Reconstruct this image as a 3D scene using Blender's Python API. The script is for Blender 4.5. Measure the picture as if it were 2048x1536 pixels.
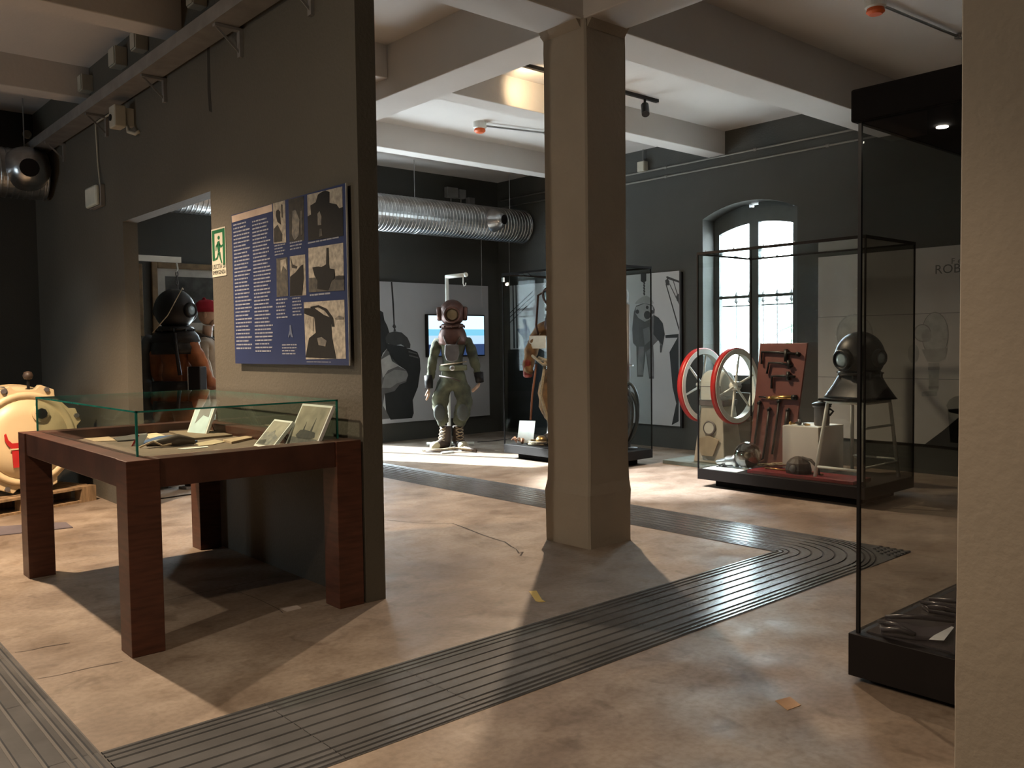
import bpy, math, random
import numpy as np
from mathutils import Vector, Matrix, Euler
random.seed(7)
S = bpy.context.scene
COL = S.collection
for o in list(bpy.data.objects): bpy.data.objects.remove(o)

# ------------------------------------------------------------------ camera
F_PX = 1753.46
CR = Vector((0.75044724, -0.66080046, -0.01310307))
CD = Vector((-0.03952531, -0.02508013, -0.99890377))
CF = Vector((0.65974744, 0.75014248, -0.04493966))
CC = Vector((0, 0, 1.35))
cam_d = bpy.data.cameras.new('camera'); cam_d.sensor_width = 36; cam_d.lens = 36 * F_PX / 2048
cam_d.clip_start = .05; cam_d.clip_end = 200
cam = bpy.data.objects.new('camera', cam_d); COL.objects.link(cam)
M = Matrix((CR, -CD, -CF)).transposed().to_4x4(); M.translation = CC
cam.matrix_world = M; S.camera = cam

# ------------------------------------------------------------------ view, world, lights
S.view_settings.view_transform = 'Standard'; S.view_settings.look = 'None'
S.view_settings.gamma = 1; S.view_settings.use_curve_mapping = False
S.view_settings.exposure = 0.0
W = bpy.data.worlds.new('sky'); S.world = W; W.use_nodes = True
bg = W.node_tree.nodes['Background']; bg.inputs[0].default_value = (0.82, 0.92, 1.0, 1); bg.inputs[1].default_value = 27.0

def light(name, kind, loc, energy, col, to=None, **kw):
    d = bpy.data.lights.new(name, kind); d.energy = energy; d.color = col
    for k, v in kw.items(): setattr(d, k, v)
    o = bpy.data.objects.new(name, d); COL.objects.link(o); o.location = loc
    if to is not None: o.rotation_euler = (Vector(to) - Vector(loc)).to_track_quat('-Z', 'Y').to_euler()
    return o
WARM = (1.0, 0.73, 0.49)
# low sun through a glazed door added to the back wall (behind the partition as seen from the camera)
sun = light('sun', 'SUN', (0, 20, 12), 42.0, (0.93, 0.97, 1.0), angle=math.radians(1.2))
sun.rotation_euler = Vector((0.42, -0.90, -0.66)).to_track_quat('-Z', 'Y').to_euler()
p1 = light('window_portal', 'AREA', (9.75, 5.9, 1.9), 1, (1, 1, 1), to=(0, 5.9, 1.9), shape='RECTANGLE', size=1.6, size_y=2.4)
p1.data.cycles.is_portal = True
p2 = light('added_door_portal', 'AREA', (5.75, 10.75, 1.1), 1, (1, 1, 1), to=(5.75, 0, 1.1), shape='RECTANGLE', size=1.2, size_y=2.3)
p2.data.cycles.is_portal = True
p3 = light('added_window_portal', 'AREA', (-2.85, 8.0, 1.6), 1, (1, 1, 1), to=(0, 8.0, 1.6), shape='RECTANGLE', size=.6, size_y=1.2)
p3.data.cycles.is_portal = True
SPOTS = [  # gallery spotlights and one added fill: place, watts, aim, cone, colour
    ((1.04, 6.5, 3.35), 900, (1.0, 5.9, 0), 118, .8, WARM),
    ((1.0, 6.4, 3.35), 560, (1.75, 8.4, .4), 50, .8, WARM),
    ((6.1, 6.1, 3.45), 620, (5.2, 5.0, 0), 140, .7, WARM),
    ((0.6, 1.6, 3.3), 150, (1.6, 1.9, 0), 95, .9, WARM),
    ((7.3, 2.6, 3.4), 25, (7.0, 4.2, 0), 120, .6, WARM),
    ((5.6, 6.6, 3.5), 2300, (6.5, 5.6, 0), 36, .6, (.95, .97, 1.0)),
    ((-0.9, 3.2, 3.4), 170, (1.0, 3.2, .6), 165, 1, (1, .83, .64)),  # wide warm fill added for ambient light, not a gallery lamp
    ((5.3, 5.9, 3.7), 30, (6.4, 6.24, 3.75), 120, 1, (1, .72, .42)),
]
for i, (l, e, t, a, bl, c) in enumerate(SPOTS):
    light('gallery_and_fill_spot', 'SPOT', l, e, c, to=t, spot_size=math.radians(a), spot_blend=bl, shadow_soft_size=.04)
light('added_cool_spot', 'SPOT', (-0.6, 7.2, 2.6), 60, (.75, .88, 1), to=(2.43, 9.0, 1.15), spot_size=math.radians(34), spot_blend=1, shadow_soft_size=.05)  # unseen lamp added to make the bluish daylight patch on the partition
light('case_lamp', 'POINT', (7.2, 7.5, 2.1), 8, WARM, shadow_soft_size=.02)

# ------------------------------------------------------------------ helpers
def on(u, v, ax, val):
    d = F_PX * CF + (u - 1024) * CR + (v - 768) * CD
    t = (val - CC[ax]) / d[ax]
    return CC + t * d

def orth(d):
    d = Vector(d).normalized()
    a = Vector((0, 0, 1)) if abs(d.z) < .9 else Vector((1, 0, 0))
    x = d.cross(a).normalized(); y = d.cross(x).normalized()
    return x, y, d

class MB:
    def __init__(s): s.v = []; s.f = []; s.mi = []; s.cur = 0
    def add(s, vs, fs):
        n = len(s.v); s.v += [tuple(v) for v in vs]
        for f in fs: s.f.append([i + n for i in f]); s.mi.append(s.cur)
        return s
    def box(s, x0, x1, y0, y1, z0, z1):
        vs = [(x, y, z) for z in (z0, z1) for y in (y0, y1) for x in (x0, x1)]
        return s.add(vs, [(0, 2, 3, 1), (4, 5, 7, 6), (0, 1, 5, 4), (2, 6, 7, 3), (0, 4, 6, 2), (1, 3, 7, 5)])
    def obox(s, c, ax, ay, az):
        c, ax, ay, az = map(Vector, (c, ax, ay, az))
        vs = [c + i * ax + j * ay + k * az for k in (-1, 1) for j in (-1, 1) for i in (-1, 1)]
        return s.add(vs, [(0, 2, 3, 1), (4, 5, 7, 6), (0, 1, 5, 4), (2, 6, 7, 3), (0, 4, 6, 2), (1, 3, 7, 5)])
    def tube(s, path, r, seg=10, caps=True, closed=False):
        P = [Vector(p) for p in path]; n = len(P)
        R = r if isinstance(r, (list, tuple)) else [r] * n
        T = []
        for i in range(n):
            a = P[(i - 1) % n] if (i > 0 or closed) else P[i]; b = P[(i + 1) % n] if (i < n - 1 or closed) else P[i]
            T.append((b - a).normalized())
        x, y, _ = orth(T[0]); vs = []
        for i in range(n):
            if i:
                q = T[i - 1].rotation_difference(T[i]); x = q @ x
            y = T[i].cross(x).normalized(); x = y.cross(T[i]).normalized()
            for k in range(seg):
                a = 2 * math.pi * k / seg
                vs.append(P[i] + R[i] * (math.cos(a) * x + math.sin(a) * y))
        fs = []
        for i in range(n if closed else n - 1):
            j = (i + 1) % n
            for k in range(seg):
                l = (k + 1) % seg
                fs.append((i * seg + k, i * seg + l, j * seg + l, j * seg + k))
        if caps and not closed:
            fs.append(tuple(range(seg))[::-1]); fs.append(tuple((n - 1) * seg + k for k in range(seg)))
        return s.add(vs, fs)
    def cyl(s, a, b, r, seg=16, r2=None): return s.tube([a, b], [r, r if r2 is None else r2], seg)
    def lathe(s, prof, c=(0, 0, 0), ax=(0, 0, 1), seg=24, sx=1, sy=1, caps=True):
        x, y, d = orth(ax)
        if tuple(ax) == (0, 0, 1): x, y, d = Vector((1, 0, 0)), Vector((0, 1, 0)), Vector((0, 0, 1))
        c = Vector(c); vs = []; n = len(prof)
        for r, z in prof:
            for k in range(seg):
                a = 2 * math.pi * k / seg
                vs.append(c + d * z + r * (sx * math.cos(a) * x + sy * math.sin(a) * y))
        fs = [(i * seg + k, i * seg + (k + 1) % seg, (i + 1) * seg + (k + 1) % seg, (i + 1) * seg + k) for i in range(n - 1) for k in range(seg)]
        if prof[0] != prof[-1] and caps:
            if prof[0][0] > 1e-4: fs.append(tuple(range(seg))[::-1])
            if prof[-1][0] > 1e-4: fs.append(tuple((n - 1) * seg + k for k in range(seg)))
        return s.add(vs, fs)
    def ell(s, c, r, seg=20, rings=12, ax=(0, 0, 1)):
        if not isinstance(r, (tuple, list)): r = (r, r, r)
        prof = [(max(math.sin(math.pi * i / rings), 1e-5) * r[0], -math.cos(math.pi * i / rings) * r[2]) for i in range(rings + 1)]
        return s.lathe(prof, c, ax, seg, 1, r[1] / r[0])
    def prism(s, pts, vec):
        P = [Vector(p) for p in pts]; vec = Vector(vec); n = len(P)
        vs = P + [p + vec for p in P]
        fs = [tuple(range(n))[::-1], tuple(range(n, 2 * n))] + [(i, (i + 1) % n, n + (i + 1) % n, n + i) for i in range(n)]
        return s.add(vs, fs)
    def build(s, name, mat, parent=None, smooth=False, bevel=0, local=False, kind=None, sub=0):
        me = bpy.data.meshes.new(name)
        off = Vector((0, 0, 0))
        if parent is not None and not local:
            p = parent
            while p is not None: off += p.location; p = p.parent
        me.from_pydata([tuple(Vector(v) - off) for v in s.v], [], s.f)
        for m in (mat if isinstance(mat, (list, tuple)) else [mat]): me.materials.append(m)
        if isinstance(mat, (list, tuple)):
            me.polygons.foreach_set('material_index', s.mi)
        import bmesh
        b = bmesh.new(); b.from_mesh(me); bmesh.ops.remove_doubles(b, verts=b.verts, dist=1e-5)
        bmesh.ops.recalc_face_normals(b, faces=b.faces); b.to_mesh(me); b.free()
        if smooth: me.shade_smooth()
        o = bpy.data.objects.new(name, me); COL.objects.link(o)
        if parent is not None: o.parent = parent
        if smooth == 'auto' or (smooth and bevel == 0 and smooth != True): pass
        if bevel:
            m = o.modifiers.new('bevel', 'BEVEL'); m.width = bevel; m.segments = 2; m.limit_method = 'ANGLE'
        if sub:
            m = o.modifiers.new('sub', 'SUBSURF'); m.levels = sub; m.render_levels = sub
        if kind: o['kind'] = kind
        return o

def tag(o, label=None, cat=None, group=None, kind=None):
    if label: o['label'] = label
    if cat: o['category'] = cat
    if group: o['group'] = group
    if kind: o['kind'] = kind
    return o
def thing(name, label, cat, loc=(0, 0, 0), rz=0, group=None):
    o = bpy.data.objects.new(name, None); o.empty_display_size = .1; COL.objects.link(o)
    o.location = loc; o.rotation_euler = (0, 0, rz)
    return tag(o, label, cat, group)
def copy_tree(o, parent=None):
    c = o.copy(); COL.objects.link(c)
    if parent: c.parent = parent
    for ch in [x for x in bpy.data.objects if x.parent == o]: copy_tree(ch, c)
    return c

# ------------------------------------------------------------------ materials
def newmat(name):
    m = bpy.data.materials.new(name); m.use_nodes = True
    nt = m.node_tree; return m, nt, nt.nodes, nt.links, nt.nodes['Principled BSDF']
def mat(name, c, rough=.6, metal=0, var=.15, scale=8, bump=0.0, bscale=40, emit=None, es=1, stretch=None, c2=None, coat=0, spec=.5):
    m, nt, N, L, P = newmat(name)
    P.inputs['Roughness'].default_value = rough; P.inputs['Metallic'].default_value = metal
    P.inputs['Specular IOR Level'].default_value = spec
    if coat: P.inputs['Coat Weight'].default_value = coat
    tc = N.new('ShaderNodeTexCoord'); src = tc.outputs['Object']
    if stretch:
        mp = N.new('ShaderNodeMapping'); mp.inputs['Scale'].default_value = stretch; L.new(src, mp.inputs[0]); src = mp.outputs[0]
    nz = N.new('ShaderNodeTexNoise'); nz.inputs['Scale'].default_value = scale; nz.inputs['Detail'].default_value = 5
    L.new(src, nz.inputs['Vector'])
    cr = N.new('ShaderNodeValToRGB'); e = cr.color_ramp.elements
    d = c2 or tuple(x * (1 - var) for x in c); u = c if c2 else tuple(min(1, x * (1 + var)) for x in c)
    e[0].position = .32; e[1].position = .68; e[0].color = (*d, 1); e[1].color = (*u, 1)
    L.new(nz.outputs[0], cr.inputs[0]); L.new(cr.outputs[0], P.inputs['Base Color'])
    if bump:
        n2 = N.new('ShaderNodeTexNoise'); n2.inputs['Scale'].default_value = bscale; n2.inputs['Detail'].default_value = 4
        L.new(src, n2.inputs['Vector'])
        b = N.new('ShaderNodeBump'); b.inputs['Strength'].default_value = bump; b.inputs['Distance'].default_value = .01
        L.new(n2.outputs[0], b.inputs['Height']); L.new(b.outputs[0], P.inputs['Normal'])
    if emit:
        P.inputs['Emission Color'].default_value = (*emit, 1); P.inputs['Emission Strength'].default_value = es
    return m
def glassmat(name, tint=(1, 1, 1), refl=1.0, rough=0.0, ior=1.33):
    m, nt, N, L, P = newmat(name); N.remove(P)
    t = N.new('ShaderNodeBsdfTransparent'); t.inputs[0].default_value = (*tint, 1)
    g = N.new('ShaderNodeBsdfGlossy'); g.inputs['Roughness'].default_value = rough; g.inputs[0].default_value = (refl, refl, refl, 1)
    fr = N.new('ShaderNodeFresnel'); ge = N.new('ShaderNodeNewGeometry'); ma = N.new('ShaderNodeMath'); ma.operation = 'MULTIPLY_ADD'
    ma.inputs[1].default_value = 1 / ior - ior; ma.inputs[2].default_value = ior
    L.new(ge.outputs['Backfacing'], ma.inputs[0]); L.new(ma.outputs[0], fr.inputs[0])
    mx = N.new('ShaderNodeMixShader'); L.new(fr.outputs[0], mx.inputs[0]); L.new(t.outputs[0], mx.inputs[1]); L.new(g.outputs[0], mx.inputs[2])
    L.new(mx.outputs[0], N['Material Output'].inputs[0]); return m

def floor_shading():
    m, nt, N, L, P = newmat('screed_floor')
    tc = N.new('ShaderNodeTexCoord')
    def noise(s, d=6, st=None, dist=0):
        n = N.new('ShaderNodeTexNoise'); n.inputs['Scale'].default_value = s; n.inputs['Detail'].default_value = d; n.inputs['Distortion'].default_value = dist
        if st:
            mp = N.new('ShaderNodeMapping'); mp.inputs['Scale'].default_value = st; mp.inputs['Rotation'].default_value = (0, 0, .1)
            L.new(tc.outputs['Object'], mp.inputs[0]); L.new(mp.outputs[0], n.inputs[0])
        else: L.new(tc.outputs['Object'], n.inputs[0])
        return n
    def ramp(src, p0, c0, p1, c1):
        r = N.new('ShaderNodeValToRGB'); e = r.color_ramp.elements
        e[0].position = p0; e[1].position = p1; e[0].color = (*c0, 1); e[1].color = (*c1, 1); L.new(src, r.inputs[0]); return r
    def mix(f, a, b, mode='MIX'):
        x = N.new('ShaderNodeMix'); x.data_type = 'RGBA'; x.blend_type = mode
        if isinstance(f, float): x.inputs[0].default_value = f
        else: L.new(f, x.inputs[0])
        L.new(a, x.inputs[6]); L.new(b, x.inputs[7]); return x.outputs[2]
    base = ramp(noise(.9, 8).outputs[0], .36, (.20, .155, .12), .66, (.345, .29, .235))
    streak = ramp(noise(2.6, 8, (1, 1.5, 1), .6).outputs[0], .38, (.62, .57, .53), .60, (1, 1, 1))
    c = mix(.7, base.outputs[0], streak.outputs[0], 'MULTIPLY')
    fine = ramp(noise(38, 6).outputs[0], .35, (.74, .71, .68), .6, (1, 1, 1))
    c = mix(.7, c, fine.outputs[0], 'MULTIPLY')
    spots = ramp(noise(6.5, 9, None, .8).outputs[0], .30, (.60, .55, .50), .44, (1, 1, 1))
    c = mix(.75, c, spots.outputs[0], 'MULTIPLY')
    pale = ramp(noise(4.1, 8, (1, 1, 1), 1.2).outputs[0], .62, (1, 1, 1), .75, (1.25, 1.22, 1.18))
    c = mix(.8, c, pale.outputs[0], 'MULTIPLY')
    L.new(c, P.inputs['Base Color'])
    rr = ramp(noise(3.3, 6).outputs[0], .35, (.42,) * 3, .65, (.66,) * 3); L.new(rr.outputs[0], P.inputs['Roughness'])
    b = N.new('ShaderNodeBump'); b.inputs['Strength'].default_value = .25; b.inputs['Distance'].default_value = .004
    L.new(noise(25, 8).outputs[0], b.inputs['Height']); L.new(b.outputs[0], P.inputs['Normal'])
    P.inputs['Specular IOR Level'].default_value = .45
    return m
M_floor = floor_shading()
M_wall = mat('dark_green_grey_paint', (.050, .051, .045), .75, var=.08, scale=1.5, bump=.25, bscale=60)
M_part = mat('olive_grey_paint', (.100, .090, .070), .72, var=.07, scale=1.2, bump=.3, bscale=50)
M_ceil = mat('white_ceiling_plaster', (.60, .575, .55), .85, var=.04, scale=1.1, bump=.15, bscale=30)
M_pillar = mat('cream_plaster', (.37, .325, .265), .85, var=.06, scale=2, bump=.35, bscale=30)
M_rub = mat('grey_rubber_paving', (.10, .104, .11), .22, var=.25, scale=3, bump=.05, bscale=60)
M_rubd = mat('dark_rubber_groove', (.03, .031, .034), .6)
M_wood = mat('dark_mahogany', (.085, .03, .017), .38, var=.3, scale=6, stretch=(1, 1, 8), bump=.05)
M_black = mat('black_lacquer', (.010, .008, .008), .5, var=.1, spec=.25)
M_blackm = mat('black_matt', (.010, .009, .009), .9, var=.1, spec=.1)
M_glass = glassmat('clear_glass', (.96, .98, .975))
M_glassB = glassmat('dim_case_glass', (.93, .95, .95), .3)
M_glassg = glassmat('greenish_glass', (.93, .975, .96))
M_glass2 = glassmat('tall_case_glass', (.92, .93, .93))
M_gedge = mat('green_glass_edge', (.02, .20, .16), .15, var=.3, scale=10)
M_zinc = mat('galvanised_spiral_duct', (.55, .56, .57), .30, metal=1, var=.2, scale=9, bump=.1)
M_steel = mat('brushed_steel', (.45, .45, .45), .35, metal=1)
M_grey = mat('grey_tray_metal', (.24, .23, .22), .5, metal=.3)
M_cream = mat('cream_plastic', (.45, .42, .34), .5, var=.05)
M_white = mat('white_enamel', (.72, .73, .68), .4, var=.05)
M_red = mat('red_paint', (.42, .02, .02), .4)
M_orange = mat('orange_plastic', (.7, .12, .02), .5)
M_brass = mat('aged_brass', (.45, .27, .10), .35, metal=1)
M_copper = mat('dark_copper', (.085, .038, .028), .42, metal=.4, var=.35, scale=7)
M_dark = mat('dark_bronze', (.012, .011, .011), .42, metal=.2, spec=.35)
M_olive = mat('olive_canvas', (.105, .11, .065), .9, c2=(.022, .024, .018), scale=6, bump=.8, bscale=14)
M_tan = mat('tan_diving_canvas', (.30, .155, .06), .85, c2=(.08, .042, .025), scale=6, bump=.6, bscale=12)
M_rust = mat('orange_brown_canvas', (.27, .085, .022), .8, c2=(.13, .042, .016), scale=5, bump=.5, bscale=10)
M_sand = mat('sand_cotton', (.42, .33, .24), .85, c2=(.26, .19, .13), scale=6, bump=.6, bscale=14)
M_skin = mat('mannequin_skin', (.48, .30, .20), .5, var=.08)
M_leather = mat('dark_leather', (.05, .032, .022), .5, var=.3)
M_lead = mat('lead_grey', (.13, .12, .12), .6, metal=.3, var=.2)
M_rope = mat('old_rope', (.30, .23, .15), .9, var=.3, scale=40)
M_paper = mat('white_paper', (.75, .77, .75), .7, var=.04)
M_card = mat('warm_card', (.50, .36, .24), .8, var=.15)
M_board = mat('red_brown_board', (.115, .034, .026), .5, var=.15, scale=5)
M_blue = mat('blue_panel_print', (.035, .050, .13), .32, var=.05)
M_cap = mat('crimson_wool', (.30, .008, .02), .9, var=.2)
M_gilt = mat('old_gilt_wood', (.14, .09, .04), .5, var=.3, scale=12)
def flat(v, n=None, **k):
    c = v if isinstance(v, tuple) else (v, v, v)
    return mat(n or 'print_grey', c, k.get('rough', .55), var=k.get('var', .12), scale=k.get('scale', 9), spec=.3)
G = {k: flat(v, 'print_tone') for k, v in dict(a=.012, b=.035, c=.08, d=.16, e=.28, f=.42).items()}
GW = {k: mat('sepia_tone', (v * 1.3, v * 1.2, v * 1.0), .5, c2=(v * .55 + .004,) * 3 if v < .3 else (v * .7, v * .64, v * .55), scale=34, spec=.3) for k, v in dict(a=.012, b=.04, c=.10, d=.20, e=.34, f=.44).items()}

# ------------------------------------------------------------------ setting
XW, XE, YS, YB, HC = -2.6, 8.9, -2.6, 10.4, 3.85
def struct(o): o['kind'] = 'structure'; return o
fl = struct(MB().box(XW, XE + .6, YS, YB + .3, -.1, 0).build('floor', M_floor))
struct(MB().box(XW, XE + .02, YS, YB + .02, HC, HC + .2).build('ceiling', M_ceil))
LY0, LY1, LZ0, LZ1 = 7.7, 8.3, 1.0, 2.2  # window added out of view to bring cool daylight into the hall
m = MB(); m.box(XW - .2, XW, YS, LY0, 0, HC); m.box(XW - .2, XW, LY1, YB, 0, HC); m.box(XW - .2, XW, LY0, LY1, 0, LZ0); m.box(XW - .2, XW, LY0, LY1, LZ1, HC)
struct(m.build('wall_left', M_wall))
w2 = MB().box(XW - .14, XW - .08, LY0, LY1, LZ0, LZ0 + .07).box(XW - .14, XW - .08, LY0, LY1, LZ1 - .07, LZ1)
for y in (LY0, (LY0 + LY1) / 2 - .035, LY1 - .07): w2.box(XW - .14, XW - .08, y, y + .07, LZ0 + .07, LZ1 - .07)
w2 = struct(w2.build('added_window', M_dark)); MB().box(XW - .115, XW - .109, LY0, LY1, LZ0 + .02, LZ1 - .02).build('pane', M_glass, w2)
struct(MB().box(XW, XE, YS - .2, YS, 0, HC).build('wall_front', M_wall))
# back wall with a glazed door added out of view to admit the sun, opening x 5.15..6.3, z 0..2.3
DX0, DX1, DZ = 4.8, 6.42, 2.6
m = MB(); m.box(XW, DX0, YB, YB + .12, 0, HC); m.box(DX1, XE + .6, YB, YB + .12, 0, HC); m.box(DX0, DX1, YB, YB + .12, DZ, HC)
struct(m.build('wall_back', M_wall))
d2 = MB()
for x in (DX0, DX1 - .06, (DX0 + DX1) / 2 - .03): d2.box(x, x + .06, YB + .05, YB + .10, 0, DZ)
d2.box(DX0, DX1, YB + .05, YB + .10, DZ - .06, DZ); d2.box(DX0, DX1, YB + .05, YB + .10, 0, .08)
d2 = struct(d2.build('added_door', M_dark)); MB().box(DX0, DX1, YB + .07, YB + .076, 0.02, DZ).build('added_door_pane', M_glass, d2)

struct(MB().box(-4, 14, 17, 17.5, -.1, 3.6).build('added_sky_blocker', mat('dark_blocker_green', (.03, .05, .03), .9, var=.4, scale=3)))  # unseen block added to keep bright sky behind the door out of reflections

# window wall with the arched opening
WY0, WY1, WZ0, WSP, WAP = 5.27, 6.55, .74, 2.845, 2.995
def arch(y0, y1, zs, za, n=14):
    w = (y1 - y0) / 2; h = za - zs; r = (w * w + h * h) / (2 * h); c = (y0 + y1) / 2; a = math.asin(w / r)
    return [(c + r * math.sin(-a + 2 * a * i / n), za - r + r * math.cos(-a + 2 * a * i / n)) for i in range(n + 1)]
m = MB(); T = .36
m.box(XE, XE + T, YS, WY0, 0, HC); m.box(XE, XE + T, WY1, YB, 0, HC); m.box(XE, XE + T, WY0, WY1, 0, WZ0)
A = arch(WY0, WY1, WSP, WAP)
for (a, za), (b, zb) in zip(A, A[1:]): m.prism([(XE, a, za), (XE, b, zb), (XE, b, HC), (XE, a, HC)], (T, 0, 0))
struct(m.build('wall_right', M_wall))
# window joinery
win = struct(MB().box(XE + .22, XE + .30, WY0, WY1, WZ0, WZ0 + .10).build('window_1', M_dark))
wf = mat('grey_green_window_paint', (.07, .085, .085), .5, var=.1)
fx0, fx1 = XE + .24, XE + .31
ym = 5.985
for y0, y1, nm in ((WY0, 5.985, 'right'), (5.985, WY1, 'left')):
    s = MB(); iy0, iy1 = y0 + (.20 if nm == 'right' else .065), y1 - (.07 if nm == 'left' else .06)
    s.box(fx0, fx1, y0, iy0, WZ0, 2.95 if nm == 'left' else 2.9); s.box(fx0, fx1, iy1, y1, WZ0, 2.97 if nm=='right' else 2.88)
    s.box(fx0, fx1, iy0, iy1, WZ0, WZ0 + .2); s.box(fx0 + .01, fx1 - .01, iy0, iy1, 1.875, 1.91)
    A2 = [p for p in arch(WY0 + .02, WY1 - .02, WSP - .14, WAP - .22, 30)]
    A2 = [(iy0, None)] + [p for p in A2 if iy0 < p[0] < iy1] + [(iy1, None)]
    def zt(y, yc=(WY0 + WY1) / 2): return 2.77 - (y - yc) ** 2 * .32
    for (a, _), (b, _) in zip(A2, A2[1:]): s.prism([(fx0, a, zt(a)), (fx0, b, zt(b)), (fx0, b, 3.0), (fx0, a, 3.0)], (fx1 - fx0, 0, 0))
    so = s.build('sash', wf, win)
    MB().box(fx0 + .03, fx0 + .036, iy0, iy1, WZ0 + .2, 2.8).build('pane', M_glass, so)
# outside: spear-topped railing and palm leaves
rail = thing('garden_railing', 'pale iron railing with spear tips outside the arched window', 'railing', (9.75, 5.9, -.1))
for i in range(9):
    y = 5.05 + i * .2
    MB().cyl((9.75, y, -.1), (9.75, y, 1.88), .006, 8).lathe([(.009, 0), (.03, .03), (.012, .07), (.028, .09), (.001, .17)], (9.75, y, 1.84), seg=8).build('bar', M_lead, rail)
MB().box(9.735, 9.765, 4.9, 6.9, 1.80, 1.82).build('top_rail', M_lead, rail)
M_leaf = mat('hazy_leaf', (.10, .2, .12), .6)
gp = thing('garden_palm', 'leafy palm fronds growing outside the right sash of the arched window', 'plant', (12.2, 6.8, 0))
for k in range(5):
    b = MB(); a = random.uniform(0, 6.28); z0 = 1.4 + .2 * k
    pts = [Vector((12.2 + .9 * t * math.cos(a), 6.8 + .9 * t * math.sin(a), z0 + .9 * t - 1.1 * t * t)) for t in [i / 6 for i in range(7)]]
    b.tube(pts, [.02 - .0025 * i for i in range(7)], 5)
    for p in pts[1:]:
        for sgn in (-1, 1):
            q = Vector((-math.sin(a), math.cos(a), -.5)) * sgn * .28; q.z = -.15
            b.prism([p, p + q * .5 + Vector((.02, .02, .03)), p + q, p + q * .5 - Vector((.02, .02, .03))], (0, 0, .004))
    b.build('frond', M_leaf, gp)
MB().cyl((12.2, 6.8, 0), (12.2, 6.8, 1.6), .12, 10, .08).build('trunk', M_rope, gp)
struct(MB().box(XE + .6, 40, -20, 30, -.3, -.1).build('ground', mat('pale_courtyard', (.5, .5, .48), .9)))

# partition with doorway
PX0, PX1, PY0 = 2.427, 2.545, 3.94
DY0, DY1, DZ2 = 5.815, 7.62, 2.41
m = MB(); m.box(PX0, PX1, PY0, DY0, 0, HC); m.box(PX0, PX1, DY1, YB, 0, HC); m.box(PX0, PX1, DY0, DY1, DZ2, HC)
wp = struct(m.build('wall_partition', M_part))
# beams and pillars
zb = 3.43
def beam(x0, x1, y0, y1, z0): return struct(MB().box(x0, x1, y0, y1, z0, HC + .05).build('trim_1', M_ceil, bevel=.008))
beam(PX1, XE, 3.97, 4.35, zb); beam(XW, PX0, 3.97, 4.35, zb)
beam(4.14, 4.50, YS, YB, zb)
for y0, y1 in ((6.22, 6.46), (8.38, 8.60)):
    beam(4.50, XE, y0, y1, 3.575); beam(PX1, 4.14, y0, y1, 3.575); beam(XW, PX0, y0, y1, 3.575)
beam(XW, XE, 1.7, 1.95, 3.575)
# pillar: rough plaster, flared foot, small haunches
def pillar(x0, x1, y0, y1, lab_haunch=True, fl_=1.0):
    m = MB(); rs = []
    zs = [0, .03, .25, .35, .42, .6, 1.2, 2, 2.8, 3.2, 3.3, 3.38, zb + .02]
    for z in zs:
        g = fl_ * (.012 if z < .3 else (.014 if z < .36 else (.006 if z < .43 else 0)))
        w = (lambda: g + random.uniform(-.003, .003))
        a, b, c, d = x0 - w(), x1 + w(), y0 - w(), y1 + w(); e = .012 if fl_ else .004
        rs.append([(a + e, c), (b - e, c), (b, c + e), (b, d - e), (b - e, d), (a + e, d), (a, d - e), (a, c + e)])
    vs = [(x, y, z) for z, r in zip(zs, rs) for x, y in r]
    fs = [(i * 8 + k, i * 8 + (k + 1) % 8, (i + 1) * 8 + (k + 1) % 8, (i + 1) * 8 + k) for i in range(len(zs) - 1) for k in range(8)]
    fs += [tuple(range(8))[::-1], tuple((len(zs) - 1) * 8 + k for k in range(8))]
    m.add(vs, fs)
    if lab_haunch:
        for dx, dy, w0 in ((0, 1, 0), (0, -1, 0), (1, 0, 0), (-1, 0, 0)):
            cx, cy = (x0 + x1) / 2, (y0 + y1) / 2
            h = .05
            if dx:
                X = x1 if dx > 0 else x0
                m.prism([(X, y0 + .04, zb - h), (X, y0 + .04, zb + .01), (X + dx * h, y0 + .04, zb + .01)], (0, y1 - y0 - .05, 0))
            else:
                Y = y1 if dy > 0 else y0
                m.prism([(x0 + .02, Y, zb - h), (x0 + .02, Y, zb + .01), (x0 + .02, Y + dy * h, zb + .01)], (x1 - x0 - .04, 0, 0))
    return struct(m.build('pillar', M_pillar))
pillar(4.14, 4.535, 3.955, 4.355)
M_pillar2 = M_pillar
pillar(2.60, 3.02, .60, 1.035, False, 0)
beam(2.62, 3.0, YS, 1.0, zb)

# floor details
def fdet(name, pts, m_, h=.0015):
    return MB().prism([(x, y, .0003) for x, y in pts], (0, 0, h)).build(name, m_, fl)
M_crack = mat('dark_crack', (.05, .04, .035), .9)
def ribbon(pix, w=.006):
    P = [on(u, v, 2, 0) for u, v in pix]; m = MB()
    L_ = []; R_ = []
    for i, p in enumerate(P):
        a = P[max(i - 1, 0)]; b = P[min(i + 1, len(P) - 1)]; t = (b - a).normalized(); n = Vector((-t.y, t.x, 0)) * w * random.uniform(.3, 1)
        L_.append(p + n); R_.append(p - n)
    for i in range(len(P) - 1):
        m.add([(q.x, q.y, .0012) for q in (L_[i], L_[i + 1], R_[i + 1], R_[i])], [(0, 1, 2, 3)])
    m.build('crack', M_crack, fl)
pst = [on(u, v, 0, PX0 - .0008) for u, v in ((414, 85), (419, 85), (421, 180), (424, 225), (418, 222), (415, 180))]
MB().prism(pst, (.0006, 0, 0)).build('stain', mat('dark_drip_stain', (.03, .026, .02), .9), wp)
ribbon([(905, 1047), (930, 1056), (960, 1068), (992, 1079), (1010, 1084), (1022, 1093), (1032, 1098), (1038, 1107), (1046, 1104), (1041, 1112)], .007)
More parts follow.
